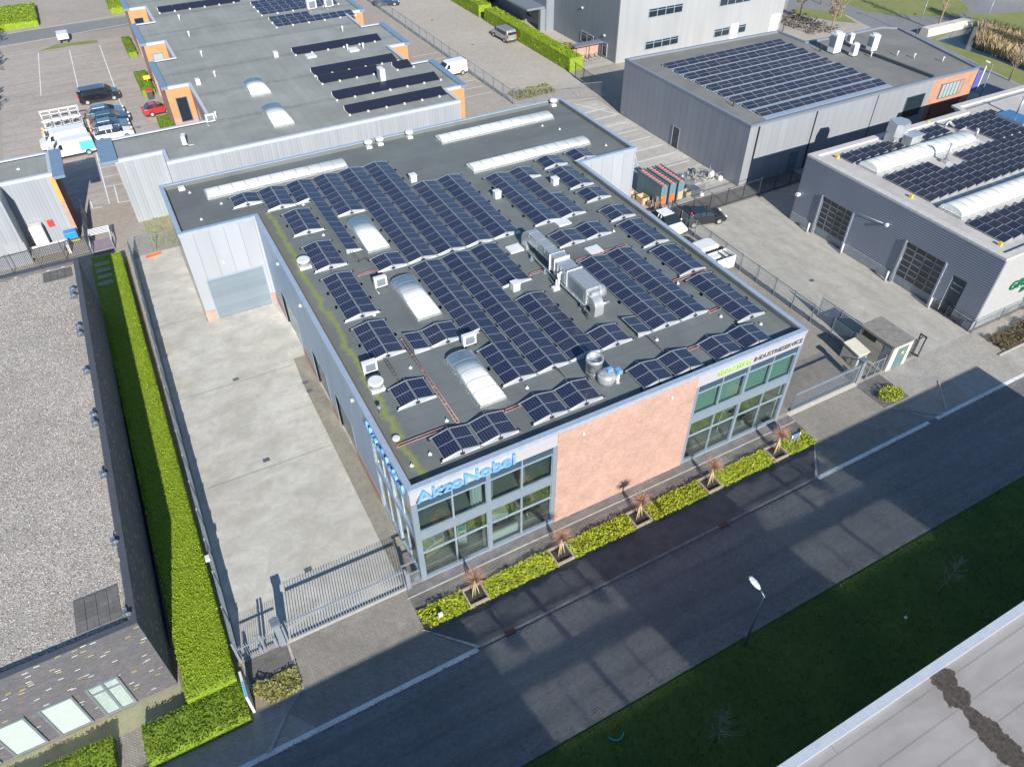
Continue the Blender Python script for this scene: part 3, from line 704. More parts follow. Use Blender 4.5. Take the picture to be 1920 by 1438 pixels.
def plant(x, y, z, h, label):
    t = thing('potted_plant', label, 'plant', (x,y,z), 'potted plants behind the glass front')
    b = MB(); b.lathe(x,y,[(.14,z),(.19,z+.35)],12); b.build('pot', m['white'], t)
    b = MB()
    for k in range(60):
        a = R.uniform(0,6.28); e = R.uniform(.2,1.3); L = h*R.uniform(.5,1)
        p = Vector((x,y,z+.35)); q = p+Vector((math.cos(a)*math.cos(e),math.sin(a)*math.cos(e),math.sin(e)))*L; sd = Vector((-math.sin(a),math.cos(a),0))*.05
        b.face([p-sd*.3,q-sd,q+Vector((0,0,-.05)),q+sd,p+sd*.3])
    b.build('leaves', m['leaf_dk'], t)
plant(7.6,1.3,.1,.9,'green potted plant on the ground floor left of the brick wall'); plant(24.9,1.0,.1,.9,'bright green potted plant behind the right glass front')

# ================================================================ solar arrays
def pv_mesh(name, w, l, mats):
    b = MB(); t = .035; f = .022
    b.box(-w/2,-l/2,-t,w/2,l/2,0,1)
    b.face([(-w/2+f,-l/2+f,.003),(w/2-f,-l/2+f,.003),(w/2-f,l/2-f,.003),(-w/2+f,l/2-f,.003)],0)
    return b.mesh(name, mats)
PVW, PVL = 1.06, 1.735
pvm = pv_mesh('solar_module', PVW, PVL, [m['pv'], m['alu_l']])
TILT = rad(11.5); CX2 = PVW*math.cos(TILT); RISE = PVW*math.sin(TILT); ZLOW = .11
def array(label, x0, yb, cols, mesh=pvm, z=ZR):
    """cols: list of (column index, side 'L','R' or 'LR', first row, last row); rows count from the back line yb"""
    PX, PY = 2.3, 1.775
    t = thing('solar_array', label, 'solar panels', (x0, yb, z), 'east-west solar arrays on the main roof')
    rails_ = {}; ft = MB()
    cells = {}
    for ci, sides, r0, r1 in cols:
        for r_ in range(r0, r1+1):
            for s in sides: cells[(ci, s, r_)] = 1
    edge = .06
    for (ci, s, r_) in cells:
        xl = ci*PX + .07; ridge = xl + CX2 + .025
        cy = -(r_-.5)*PY
        o = bpy.data.objects.new('solar_panel', mesh); col.objects.link(o); o.parent = t
        if s == 'L': o.location = (xl+CX2/2, cy, ZLOW+RISE/2+.02); o.rotation_euler = (0,-TILT,0); xa, xb, za, zb = xl, ridge-.025, ZLOW, ZLOW+RISE
        else: o.location = (ridge+.025+CX2/2, cy, ZLOW+RISE/2+.02); o.rotation_euler = (0,TILT,0); xa, xb, za, zb = ridge+.025, ridge+.025+CX2, ZLOW+RISE, ZLOW
        for side in (0, 1):
            y = -(r_-1+side)*PY
            front = side == 1 and (ci, s, r_+1) not in cells
            X0, Y0 = x0, yb
            # rail under the joint of two rows
            fr = rails_.setdefault(round(y, 3), MB())
            ext0 = .1 if s == 'L' else 0; ext1 = .1 if s == 'R' else 0
            bq = len(fr.v); w2 = .028
            pts = [(xa-ext0,za-.05+.028),(xb+ext1,zb-.05+.028)] if False else [(xa-ext0, za+.028-(.0 if s=='R' else ext0*.2)),(xb+ext1, zb+.028-(0 if s=='L' else ext1*.2))]
            for yy in (y-w2, y+w2):
                for (px_, pz_) in pts: fr.v += [(X0+px_, Y0+yy, z+pz_-.05), (X0+px_, Y0+yy, z+pz_)]
            for q in ((0,2,3,1),(4,5,7,6),(1,3,7,5),(0,4,6,2),(0,1,5,4),(2,6,7,3)): fr.f.append(tuple(bq+k for k in q)); fr.m.append(0); fr.sm.append(False)
            if front:   # white end plate leaning against the open end of the row
                yo = y-.03
                q = [(X0+xa-ext0*2.2, Y0+yo-.06, z+.01),(X0+xb+ext1*2.2, Y0+yo-.06, z+.01),(X0+xb+ext1, Y0+y-.03, z+zb+.01),(X0+xa-ext0, Y0+y-.03, z+za+.01)]
                e_ = MB(); e_.face(q); e_.build('end_plate', m['alu_l'], t)
                hx = xb-.18 if s == 'L' else xa+.0
                if s == 'L': ft.box(X0+xb-.12, Y0+y-.135, z+.09, X0+xb+.14, Y0+y-.07, z+.2)
            for fx in ((xa-ext0-.04) if s == 'L' else None, (xb+ext1+.04) if s == 'R' else None):
                if fx is not None: ft.cbox(X0+fx, Y0+y, z+.05, .12, .16, .1)
    for fr in rails_.values(): fr.build('mounting_rail', m['alu_l'], t)
    if ft.f: ft.build('rubber_foot', m['black'], t)
    return t
array('largest solar array, stretching from the back rooflights to the ventilation duct', -1.1, 35.62, [(0,'LR',1,1),(1,'LR',1,2),(2,'LR',1,2),(2,'R',3,7),(3,'LR',1,4),(3,'LR',9,9),(4,'LR',1,9),(5,'LR',1,9),(6,'LR',4,9),(7,'LR',4,9)])
array('solar array of three columns in the middle between arched rooflights and duct', 3.43, 19.08, [(0,'R',5,5),(1,'LR',5,5),(2,'LR',1,5),(2,'R',6,6),(2,'LR',7,8),(3,'LR',1,8),(4,'LR',1,3),(4,'LR',5,8),(5,'LR',8,8)])
array('solar array of two columns behind the curved duct elbow', 18.7, 28.65, [(0,'LR',1,5),(1,'L',1,5),(1,'R',1,1),(1,'R',4,5)])
array('two column solar array between the duct and the right roof edge', 16.5, 13.78, [(0,'R',5,5),(1,'LR',1,5),(2,'LR',1,5)])
for lab, x, y, nc, nr in (
    ('single solar tent next to the right end of the second long rooflight', 24.17,29.45,1,1),
    ('single solar tent at the inner corner of the right roof wing', 27.15,29.4,1,1),
    ('pair of solar tents on the right roof edge, below the single tent by the rooflight', 24.17,27.05,1,2),
    ('single solar tent by the right roof edge right of a white cowl', 24.2,22.75,1,1),
    ('single solar tent on the right edge beside the row end of the two column array', 24.2,19.3,1,1),
    ('two row solar strip on the right edge beside the flat hatches', 24.2,16.8,1,2),
    ('two row solar strip on the right edge with pink conduit at its front', 24.2,12.55,1,2),
    ('three row solar strip on the right edge nearest the street', 24.2,8.3,1,3),
    ('pair of solar tents side by side above the green letters', 20.4,2.4,2,1),
    ('pair of solar tents side by side above the brick wall right half', 15.05,2.48,2,1),
    ('pair of solar tents side by side left of the two round vessels', 8.05,3.08,2,1),
    ('pair of solar tents above the blue letters at the front left corner', 2.48,3.05,2,1),
    ('single solar tent in front of the round white fan', 1.92,7.82,1,1),
    ('two row solar strip beside the air conditioner on the left edge', 1.92,14.28,1,2),
    ('three row solar strip on the left edge between two air conditioners', 1.92,20.65,1,3),
    ('two row solar strip beside the farther round white fan', 1.92,25.38,1,2),
    ('two row solar strip on the left edge nearest the yard door wing', 1.95,30.85,1,2),
    ('pair of solar tents between two flat white hatches', 18.75,17.98,2,1)):
    array(lab, x, y, [(c, 'LR', 1, nr) for c in range(nc)])

# ================================================================ roof machinery
def ac_unit(x, y, z, label, rz=0, s=1., group='air conditioners on the main roof'):
    t = thing('air_conditioner', label, 'air conditioner', (x,y,z), group)
    b = MB(); b.box(x-.45*s,y-.18*s,z+.12,x+.45*s,y+.18*s,z+.12+.75*s); b.build('casing', m['white'], t, bevel=.03)
    b = MB(); b.box(x-.3*s,y-.19*s,z+.22,x+.32*s,y-.181*s,z+.12+.65*s); g = b.build('fan_grille', m['steel'], t)
    b = MB()
    for k in range(6): b.box(x-.3*s,y-.205*s,z+.24+k*.1*s,x+.32*s,y-.192*s,z+.255+k*.1*s)
    b.build('slat', m['steel_l'], g)
    for sx in (-.35,.35):
        b = MB(); b.box(x+sx*s-.03,y-.22*s,z,x+sx*s+.03,y+.22*s,z+.12); b.build('foot', m['black'], t)
    b = MB(); b.tube((x-.42*s,y-.16*s,z+.3),(x-.46*s,y-.3*s,z+.1),.025); b.tube((x-.46*s,y-.3*s,z+.1),(x-.4*s,y-.75*s,z+.04),.025); b.build('pipe', m['white'], t)
    t.rotation_euler = (0,0,rz); return t
ac_unit(5.35,17.95,ZR,'white air conditioner left of the second arched rooflight')
ac_unit(1.6,9.9,ZR,'white air conditioner behind the nearer round fan on the left edge')
ac_unit(7.95,9.35,ZR,'white air conditioner at the head of the nearest arched rooflight')
# two galvanised vessels
t = thing('exhaust_vessel', 'tall open topped galvanised cylinder near the front edge', 'exhaust', (13.3,3.3,ZR))
b = MB(); b.lathe(13.3,3.3,[(.5,ZR),(.5,ZR+1.05),(.53,ZR+1.05),(.53,ZR+1.3),(.47,ZR+1.3),(.47,ZR+.95)],28); b.build('body', m['galv'], t)
b = MB(); b.lathe(13.3,3.3,[(.52,ZR+.3),(.525,ZR+.35)],28); b.build('band', m['steel_l'], t)
t = thing('exhaust_vessel', 'short round galvanised fan housing with a blue motor on top', 'exhaust', (13.75,2.4,ZR))
b = MB(); b.lathe(13.6,2.4,[(.52,ZR),(.55,ZR+.25),(.55,ZR+.6),(.4,ZR+.72),(.1,ZR+.76)],28); b.build('body', m['galv'], t)
b = MB(); b.lathe(14.15,2.0,[(.2,ZR),(.11,ZR+.06),(.11,ZR+.75)],14); b.build('pipe', m['galv'], t)
b = MB(); b.cbox(14.15,2.0,ZR+.9,.3,.45,.26); b.cbox(13.75,2.35,ZR+.92,.35,.3,.22); b.build('motor', m['blue_t'], t, bevel=.04)
# big ventilation duct
t = thing('ventilation_unit', 'long galvanised ventilation duct with a curved elbow and silver casing', 'ventilation duct', (16.8,13,ZR))
def arch(y0, y1, zc, r, x0, x1, a0, a1, w, n=12):
    b = MB()
    for k in range(n):
        A0 = a0+(a1-a0)*k/n; A1 = a0+(a1-a0)*(k+1)/n
        for (ra, rb) in ((r, r), (r-w, r-w)):
            b.face([(x0,y0+math.cos(A0)*ra,zc+math.sin(A0)*ra),(x1,y0+math.cos(A0)*ra,zc+math.sin(A0)*ra),(x1,y0+math.cos(A1)*ra,zc+math.sin(A1)*ra),(x0,y0+math.cos(A1)*ra,zc+math.sin(A1)*ra)])
        for x in (x0, x1):
            b.face([(x,y0+math.cos(A0)*r,zc+math.sin(A0)*r),(x,y0+math.cos(A1)*r,zc+math.sin(A1)*r),(x,y0+math.cos(A1)*(r-w),zc+math.sin(A1)*(r-w)),(x,y0+math.cos(A0)*(r-w),zc+math.sin(A0)*(r-w))])
    return b
arch(16.9,0,ZR+.55,1.05,16.45,17.25,0,math.pi/2,.75).build('elbow', m['galv'], t)
b = MB(); b.box(16.45,17.2,ZR,17.25,17.95,ZR+.55); b.box(16.45,13.6,ZR+.85,17.25,16.9,ZR+1.6); b.build('duct', m['galv'], t)
b = MB()
for y in (14.6,15.7,16.8): b.box(16.43,y,ZR+.83,17.27,y+.04,ZR+1.62)
b.build('duct_flange', m['steel_l'], t)
b = MB(); b.box(16.35,12.95,ZR+.5,17.4,13.6,ZR+1.65); b.box(16.3,11.35,ZR+.45,17.45,12.95,ZR+1.5); b.box(16.3,8.95,ZR+.35,17.5,11.3,ZR+1.62); b.build('casing', m['galv'], t, bevel=.015)
b = MB()
for y in (11.3,12.93,13.6): b.box(16.27,y,ZR+.4,17.5,y+.06,ZR+1.66)
for y in (12.1,12.5): b.box(16.28,y,ZR+.5,16.3,y+.05,ZR+1.45)
b.build('casing_frame', m['white'], t)
b = MB(); b.box(16.285,9.2,ZR+.55,16.3,11.1,ZR+1.4); b.box(16.285,11.6,ZR+.6,16.3,12.1,ZR+1.3); b.build('access_panel', m['steel'], t)
b = MB()
for x in (16.22,17.55): b.box(x,8.9,ZR+.25,x+.08,16.2,ZR+.35)
b.build('support_rail', m['galv'], t)
for y in (9.2,12.3,14.0,15.9):
    for x in (16.1,17.6):
        b = MB(); b.box(x,y-.06,ZR+.05,x+.1,y+.06,ZR+.3); b.box(x-.12,y-.15,ZR,x+.22,y+.15,ZR+.06); b.build('leg', m['steel_l'], t)
b = MB(); b.tube((16.1,12.0,ZR+.1),(16.1,12.0,ZR+1.1),.09); b.tube((16.1,12.0,ZR+1.1),(16.3,12.0,ZR+1.2),.08); b.tube((15.85,11.9,ZR+.1),(15.85,11.9,ZR+.75),.06); b.cbox(15.8,11.9,ZR+.1,.5,.4,.2); b.build('pipe', m['white'], t)
arch(8.55,0,ZR+.6,.62,16.4,17.1,-.2,math.pi*1.0,.5,16).build('fan_housing', m['galv'], t)
b = MB(); b.box(16.4,7.95,ZR,17.1,8.5,ZR+.6); b.box(16.5,8.6,ZR+.3,17.2,9.0,ZR+1.5); b.build('outlet', m['galv'], t)
b = MB(); b.tube((17.1,9.2,ZR+.95),(17.85,9.2,ZR+.95),.45,.42,18); b.tube((17.3,8.5,ZR+.4),(17.9,8.5,ZR+.4),.08,n=10); b.build('fan_motor', m['galv'], t)
b = MB(); b.tube((16.0,7.9,ZR+.06),(16.1,8.7,ZR+.06),.12); b.tube((16.1,8.7,ZR+.06),(16.1,8.7,ZR+.5),.1); b.build('foot_block', m['steel_d'], t)
# conduits over the roof
def conduit(name, pts, mat, label, w=.05, twin=True):
    b = MB()
    for (x0,y0),(x1,y1) in zip(pts, pts[1:]):
        d = Vector((x1-x0,y1-y0,0)); n = Vector((-d.y,d.x,0)).normalized()
        for s in ((-1,1) if twin else (0,)):
            o = n*(.09*s); b.tube((x0+o.x,y0+o.y,ZR+.09),(x1+o.x,y1+o.y,ZR+.09),w*.55,n=6)
        L = d.length; k = max(1, int(L/.35))
        if twin:
            for i in range(k+1):
                p = Vector((x0,y0,0))+d*(i/k); b.tube((p.x-n.x*.1,p.y-n.y*.1,ZR+.08),(p.x+n.x*.1,p.y+n.y*.1,ZR+.08),.012,n=4)
        k = max(1, int(L/1.6))
        for i in range(k+1):
            p = Vector((x0,y0,0))+d*(i/k); b.cbox(p.x,p.y,ZR+.035,.16,.12,.06)
    tag(b.build(name, mat), label, 'cable tray')
conduit('cable_tray', [(.75,3.4),(3.7,3.42)], m['cable'], 'red cable tray leading from the drain to the front left solar pair')
conduit('cable_tray', [(4.38,3.5),(4.4,11.9)], m['cable'], 'long pink cable tray left of the nearest arched rooflight')
conduit('cable_tray', [(2.78,8.0),(2.78,10.6)], m['cable_d'], 'dark cable tray between two solar strips on the left edge')
conduit('cable_tray', [(4.45,19.95),(5.85,19.95)], m['cable'], 'short pink cable tray joining the biggest array from the left')
conduit('cable_tray', [(5.0,23.2),(5.1,21.75),(5.75,21.7)], m['cable_d'], 'bent cable tray left of the farthest short rooflight')
conduit('cable_tray', [(15.1,14.2),(16.3,14.25)], m['cable'], 'short red cable tray running under the silver duct')
conduit('cable_tray', [(18.9,14.12),(23.3,14.2)], m['cable'], 'red cable tray behind the right two column array')
conduit('cable_tray', [(23.4,8.65),(26.3,8.75)], m['cable'], 'pink cable tray at the front of the right edge strip')
conduit('cable_tray', [(23.3,4.7),(24.2,4.72)], m['cable'], 'short pink cable tray between the street side arrays on the right')
conduit('cable_tray', [(19.65,2.3),(20.4,2.32)], m['cable'], 'short pink cable tray between the two front right pairs')
conduit('cable_tray', [(7.15,2.95),(8.05,3.0)], m['cable'], 'short red cable tray between the two front left pairs')
conduit('cable_tray', [(11.6,4.7),(11.6,3.1)], m['cable_d'], 'thin dark cable run left of the tall cylinder', twin=False)
conduit('cable_tray', [(18.2,4.7),(18.2,2.5)], m['cable_d'], 'thin dark cable run right of the vessels', twin=False)
conduit('cable_tray', [(2.9,21.9),(2.9,20.8)], m['cable_d'], 'thin dark cable run between the left strips', twin=False)
# lightning rods / small mast on right edge
b = MB(); b.tube((26.3,10.9,ZR),(26.3,10.9,ZR+.5),.03); b.tube((26.3,10.9,ZR+.5),(26.1,11.3,ZR+.55),.06); b.cbox(26.3,10.9,ZR+.04,.3,.3,.08)
tag(b.build('roof_camera', m['steel_d']), 'small dark camera post at the right roof edge', 'camera')


# ================================================================ building on the left with the gravel roof
GZ = 6.1
gb = thing('brick_building', 'dark brick building with scattered coloured bricks and a gravel roof', 'building', (-13.6,.5,0))
GP = [(-40,.5),(-13.6,.5),(-13.2,35.4),(-40,35.4)]
b = ring(GP, .35, 0, GZ); b.build('wall', m['brick_dk'], gb)
P_, GI = offset_poly(GP, .34)
b = MB(); b.prism(GI, GZ-.5, GZ-.22); b.build('roof', m['gravel'], gb)
b = MB(); P_, G2 = offset_poly(GP, .36)
ring(GP, .3, GZ, GZ+.04, .02).build('coping', plain('dark_coping', (.075,.08,.095), .5), gb)
for x0 in (-17.05,-19.1,-21.15,-23.2):
    if x0 == -17.05:
        window_x(gb, x0, .1, x0+1.5, 2.95, .47, 2, (2.25,), .08, m['lmglass'], m['steel'], .12)
    else: window_x(gb, x0, .1, x0+1.5, 2.9, .47, 1, (), .08, m['blindw'], m['steel'], .1)
def tiles(x0, y0, x1, y1):
    b = MB(); nx = round((x1-x0)/.5); ny = round((y1-y0)/.5)
    for i in range(nx):
        for j in range(ny): b.box(x0+i*.5+.01, y0+j*.5+.01, GZ-.22, x0+i*.5+.49, y0+j*.5+.49, GZ-.175)
    return b
tiles(-16.2,1.3,-14.45,3.3).build('roof_tile_patch', m['walk'], gb); tiles(-15.8,33.3,-14.0,35.0).build('roof_tile_patch', m['walk'], gb)
for k, y in enumerate((31.12,30.2,26.1,25.2,20.84,16.3,15.5,11.0,5.9,1.3)):
    b = MB(); b.tube((-14.0,y,GZ-.2),(-14.0,y,GZ+.02),.05); b.cbox(-14.0,y,GZ+.1,.22,.3,.14); b.tube((-14.0,y-.1,GZ+.1),(-13.8,y-.3,GZ+.22),.09); b.cbox(-13.95,y,GZ-.19,.4,.4,.06)
    b.build('roof_lamp', m['steel'], gb)
# gravel grains lying loose (coarse)
b = MB()
for k in range(15000):
    x = R.uniform(-22.5,-14.1); y = R.uniform(.95,35); s = R.uniform(.02,.05); z = GZ-.22
    if (-16.25 < x < -14.4 and 1.2 < y < 3.4) or (-15.9 < x < -13.9 and 33.2 < y < 35.1): continue
    a = R.uniform(0,3); c_, s_ = math.cos(a)*s, math.sin(a)*s
    b.face([(x-c_,y-s_,z+.005),(x+s_,y-c_,z+.012),(x+c_,y+s_,z+.03),(x-s_,y+c_,z+.01)], R.randrange(3))
tag(b.build('gravel', [plain('grain_pale', (.54,.50,.45), .9), plain('grain_brown', (.2,.16,.13), .9), plain('grain_grey', (.33,.31,.3), .9)]), 'loose pebbles of the gravel roof', 'gravel', kind='stuff')

# ================================================================ opposite building, its roof in the lower right corner
ob = thing('opposite_building', 'large building across the road with a pale stained roof and blue white edge', 'building', (15,-30,0))
OP = [(-45,-18.8),(-45,-60),(42.3,-60),(42.3,-18.8)]
OZ = 8.3
ring(OP, .3, 0, OZ-.1).build('wall', m['clad_grey'], ob)
P_, OI = offset_poly(OP, .28)
t_ = NT('pale_roof_membrane')
b_ = t_.new('ShaderNodeTexBrick'); b_.inputs['Scale'].default_value = 1; b_.offset = .4; b_.inputs['Brick Width'].default_value = 14.; b_.inputs['Row Height'].default_value = 1.05; b_.inputs['Mortar Size'].default_value = .03
b_.inputs['Color1'].default_value = (1,1,1,1); b_.inputs['Color2'].default_value = (.92,.92,.92,1); b_.inputs['Mortar'].default_value = (.72,.72,.72,1); t_.link(t_.mapped(rot=(0,0,0)), b_.inputs['Vector'])
k_ = t_.mix(t_.ramp(t_.noise(.35, 6, .6, vec=t_.mapped((.5,1.4,1)), dist=1), [(.35, 0), (.7, 1)]), (.29,.27,.255), (.385,.365,.35))
k_ = t_.mix(1., k_, b_.outputs['Color'], 'MULTIPLY')
X_, Y_, Z_ = t_.xyz()
def blob_(cx, cy, rx, ry):
    dx = t_.math('DIVIDE', t_.math('SUBTRACT', t_.math('ADD', X_, t_.math('MULTIPLY', t_.math('SUBTRACT', t_.noise(2.2, 5), .5), .7)), cx), rx)
    dy = t_.math('DIVIDE', t_.math('SUBTRACT', t_.math('ADD', Y_, t_.math('MULTIPLY', t_.math('SUBTRACT', t_.noise(1.9, 5), .5), .5)), cy), ry)
    return t_.math('ADD', t_.math('MULTIPLY', dx, dx), t_.math('MULTIPLY', dy, dy))
dd_ = t_.math('MINIMUM', t_.math('MINIMUM', blob_(.38,10.6,.60,.44), blob_(.25,9.8,.64,.48)), blob_(.12,7.8,.56,1.7))
halo_ = t_.ramp(dd_, [(0, 1), (.95, 1), (1.0, .3)])
k_ = t_.mix(t_.ramp(t_.math('MULTIPLY', dd_, .25), [(.2, .8), (.27, .45), (1, 0)]), k_, (.27,.235,.21))
k_ = t_.mix(t_.ramp(dd_, [(.9, 1), (1.0, 0)]), k_, t_.mix(t_.ramp(t_.noise(7, 5, .7), [(.35, 0), (.7, 1)]), (.045,.036,.03), (.12,.095,.08)))
t_.color(k_); t_.fin(.6, spec=.4)
b = MB(); b.prism(OI, OZ-.4, OZ-.12); b.build('roof', t_.mat, ob)
ring(OP, .32, OZ-.3, OZ, .04).build('coping', m['coping_w'], ob)

# ================================================================ long building behind (roof with skylights, orange bays)
LZ = 6.5
lb = thing('long_building', 'long grey roofed building with orange recesses along both sides behind the main roof', 'building', (8,51,0))
LP = [(-8.6,51.1),(-4.35,51.1),(-4.35,48.4),(25.8,48.4),(25.8,52.1),(28,52.1),(28,61.5),(25.5,61.5),(25.5,68.4),(27.9,68.4),(27.9,77.6),(25.3,77.6),(25.3,84.4),(27.7,84.4),(27.7,93.6),(25.2,93.6),(25.2,101),(27.7,101),(27.7,110),(25.2,110),(25.2,128),(1.1,128),(1.1,110.3),(-1.2,110.3),(-1.2,101),(1.2,101),(1.2,93.2),(-1.4,93.2),(-1.4,84.2),(1.15,84.2),(1.15,77.3),(-1.5,77.3),(-1.5,67.7),(1.1,67.7),(1.1,56.4),(-8.6,56.4)]
n = len(LP)
ring(LP, .3, 0, LZ-.12, 0, skip=(0,2)).build('wall', m['pink'], lb)
b = MB(); b.box(-8.6,51.1,0,-4.35,51.4,LZ-.12); b.box(-4.35,48.4,0,25.8,48.7,LZ-.12); b.box(-4.38,48.4,0,-4.35,51.1,LZ-.12); b.build('front_wall', m['clad_rib'], lb)
P_, LI = offset_poly(LP, .28)
b = MB(); b.prism(LI, LZ-.5, LZ-.2); b.build('roof', m['bitumen2'], lb)
ring(LP, .3, LZ-.3, LZ, .03).build('coping', m['coping_w'], lb)
# orange upper walls and blue caps at the bays
def part1(name, mat, *a):
    b = MB(); b.box(*a); return b.build(name, mat, lb)
for x0, x1, y in ((-1.5,1.1,67.7),(-1.4,1.15,84.2),(-1.2,1.2,101)):
    part1('orange_wall', m['orange'], x0,y-.04,2.9,x1,y-.0,LZ-.32); part1('blue_roof_edge', m['coping_b'], x0-.35,y-.1,LZ-.25,x0+.35,y+9.2,LZ+.04)
for x0, x1, y in ((25.8,28,52.1),(25.5,27.9,68.4),(25.3,27.7,84.4),(25.2,27.7,101)):
    part1('orange_wall', m['orange'], x0,y-.04,2.9,x1,y-.0,LZ-.32); part1('blue_roof_edge', m['coping_b'], x1-.35,y-.1,LZ-.25,x1+.35,y+9.2,LZ+.04)
part1('orange_wall', m['orange'], -8.64,51.15,3.6,-8.6,56.3,LZ-.32); part1('blue_roof_edge', m['coping_b'], -9.75,51.0,LZ-.2,-8.3,56.6,LZ+.04)
for y, gm in ((67.7,m['dkglass']),(84.2,m['lmglass']),(101,m['dkglass'])):
    window_x(lb, -.75, 2.4 if y < 70 else 3.2, .55, 5.2, y-.045, 1, (), .05, gm, m['steel'], .08)
for y in (58.5,61.2,64): window_y(lb, y, 3.2, y+1.4, 4.6, 1.08, 1, (), .05, m['lmglass'], m['steel'])
for y in (52.9,69.2,85.2): window_x(lb, 26.1, 3.1, 27.2, 4.9, y-.845, 1, (), .05, m['dkglass'], m['steel'], .08)
LR = LZ-.2
barrel(lb, 6.55,51.5,8.55,56.5,LR,.4,'y',4); barrel(lb, 6.55,60.8,8.6,64.7,LR,.4,'y',3)
for x, y in ((4.53,92.7),(4.36,84.8),(4.3,76.4),(4.27,68.7),(20.6,69.9),(22.5,69.5),(22.4,77.1),(1.89,56.8)):
    b = MB(); b.tube((x,y,LR),(x,y,LR+.55),.09); b.cbox(x,y,LR+.62,.22,.22,.18); b.build('flue_pipe', m['offwhite'], lb)
for x, y in ((2.13,67.4),(12.2,72.0)):
    b = MB(); b.cbox(x,y,LR+.3,.5,.7,.6); b.build('vent_cowl', m['white'], lb, bevel=.04)
b = MB(); b.box(15.4,69.4,LR,16.5,70.6,LR+.18); b.build('roof_hatch', m['white'], lb)
b = MB(); b.box(20.6,69.0,LR,21.8,70.2,LR+.18); b.build('roof_hatch', m['white'], lb)
pvb = pv_mesh('black_solar_module', 1.0, 1.65, [m['pvblack'], m['black']])
pvd = pv_mesh('dark_solar_module', 1.5, 1.22, [m['pv2'], m['alu_l']])
def tilted_row(label, x0, x1, y, z, mesh, pitch, tilt, group, rise=.08, feet=True, back=None, name='solar_row', L=1.65):
    t = thing(name, label, 'solar panels', (x0,y,z), group)
    n = max(1, int(round((x1-x0)/pitch)))
    for k in range(n):
        o = bpy.data.objects.new('solar_panel', mesh); col.objects.link(o); o.parent = t
        o.location = (pitch*(k+.5), L/2*math.cos(tilt), rise+L/2*math.sin(tilt)); o.rotation_euler = (tilt,0,0)
    b = MB()
    yb = y+L*math.cos(tilt); zb = z+rise+L*math.sin(tilt)
    if back: b.box(x0-.1,y-.64,z+.02,x1+.1,y-.02,z+.06); b.build('ballast_tray', back, t); b = MB()
    for k in range(0, n+1, 2):
        x = x0+pitch*k
        b.box(x-.03,y-.02,z,x+.03,yb,z+.05); b.box(x-.03,yb-.05,z+.05,x+.03,yb,zb-.04)
        if feet: b.cbox(x,y-.18,z+.09,.2,.2,.16)
    b.build('support', m['offwhite'] if feet else m['galv'], t)
    return t
gl = 'black solar rows on the long building roof'
for lab, x0, x1, y in (('black solar row nearest the white end wall of the long building', 14.2,25.4,50.9),('second black solar row from the white end wall',14.3,26.9,55.3),('third black solar row, broken by a flue at its right',14.35,21.6,60.6),('short black solar piece right of the white flue on the long roof',23.4,25.4,60.6),('fourth black solar row from the white end wall',14.4,25.0,63.4),('black solar row behind the two square hatches',14.4,26.0,71.3),('small black solar block farthest left on the long roof',2.6,14.0,97.3)):
    tilted_row(lab, x0, x1, y, LR, pvb, 1.02, rad(13), gl)
for lab, x0, x1, y in (('blue framed solar row near the far air conditioners, front',15.2,26.3,83.0),('blue framed solar row near the far air conditioners, second',15.2,20.3,85.2),('blue framed solar row near the far air conditioners, third',14.8,26.2,89.2),('blue framed solar row near the far air conditioners, fourth',14.8,26.2,91.4),('blue framed solar row near the far air conditioners, farthest',14.8,26.2,93.6)):
    tilted_row(lab, x0, x1, y, LR, pvm, 1.1, rad(10), 'blue solar rows at the far end of the long roof')
t = thing('air_handling_unit', 'tall white roof unit standing among the black solar rows', 'ventilation unit', (20.6,58.2,LR))
b = MB(); b.box(20.3,57.5,LR,20.9,58.6,LR+1.5); b.build('casing', m['white'], t, bevel=.03)
b = MB()
for k in range(8): b.box(20.27,57.6,LR+.2+k*.16,20.3,58.5,LR+.25+k*.16)
b.build('grille', m['steel_l'], t)
ac_unit(21.8,88.6,LR,'tall white ventilation box on the far roof between blue solar rows',.1,1.5,'roof units of the long building')
ac_unit(24.2,88.4,LR,'white double ventilation box right of its taller neighbour on the far roof',.1,1.4,'roof units of the long building')
ac_unit(-2.1,51.9,LR,'white air conditioner on the roof wing above the parked cars',1.4,1.1,'roof units of the long building')
ac_unit(1.2,56.0,LR,'white air conditioner at the corner beside the orange recess',0,1.0,'roof units of the long building')

# ================================================================ left rear building
l2 = thing('white_hall', 'white clad hall with a grey roof and blue edge behind the gravel roofed building', 'building', (-16,52,0))
AP = [(-60,51.2),(-13.9,51.2),(-13.9,56.3),(-60,56.3)]
ring(AP, .3, 0, LZ-.12, 0, skip=(0,)).build('wall', m['redbrick'], l2)
b = MB(); b.box(-18.2,51.2,0,-14.3,51.5,LZ-.12); b.build('front_wall', m['clad_rib'], l2)
b = MB(); b.box(-14.3,51.2,0,-13.9,51.5,3.6); b.build('brick_pier', m['pink'], l2)
b = MB(); b.box(-14.3,51.2,3.6,-13.9,51.5,LZ-.12); b.build('orange_wall', m['orange2'], l2)
P_, AI = offset_poly(AP, .28)
b = MB(); b.prism(AI, LZ-.5, LZ-.2); b.build('roof', m['bitumen2'], l2)
ring(AP, .3, LZ-.3, LZ, .03).build('coping', m['coping_w'], l2)
b = MB(); b.box(-13.9,50.1,LZ-.2,-12.9,56.4,LZ+.05); b.build('blue_roof_edge', m['coping_b'], l2)
b = MB(); b.lathe(-16.6,53.9,[(.16,LR),(.16,LR+.1),(.08,LR+.12)],14); b.build('roof_vent', m['white'], l2)
h3 = thing('ribbed_hall', 'white ribbed hall at the left edge with a lighter lower wall', 'building', (-20,48.2,0))
BP = [(-60,48.1),(-18.2,48.1),(-18.2,51.15),(-60,51.15)]
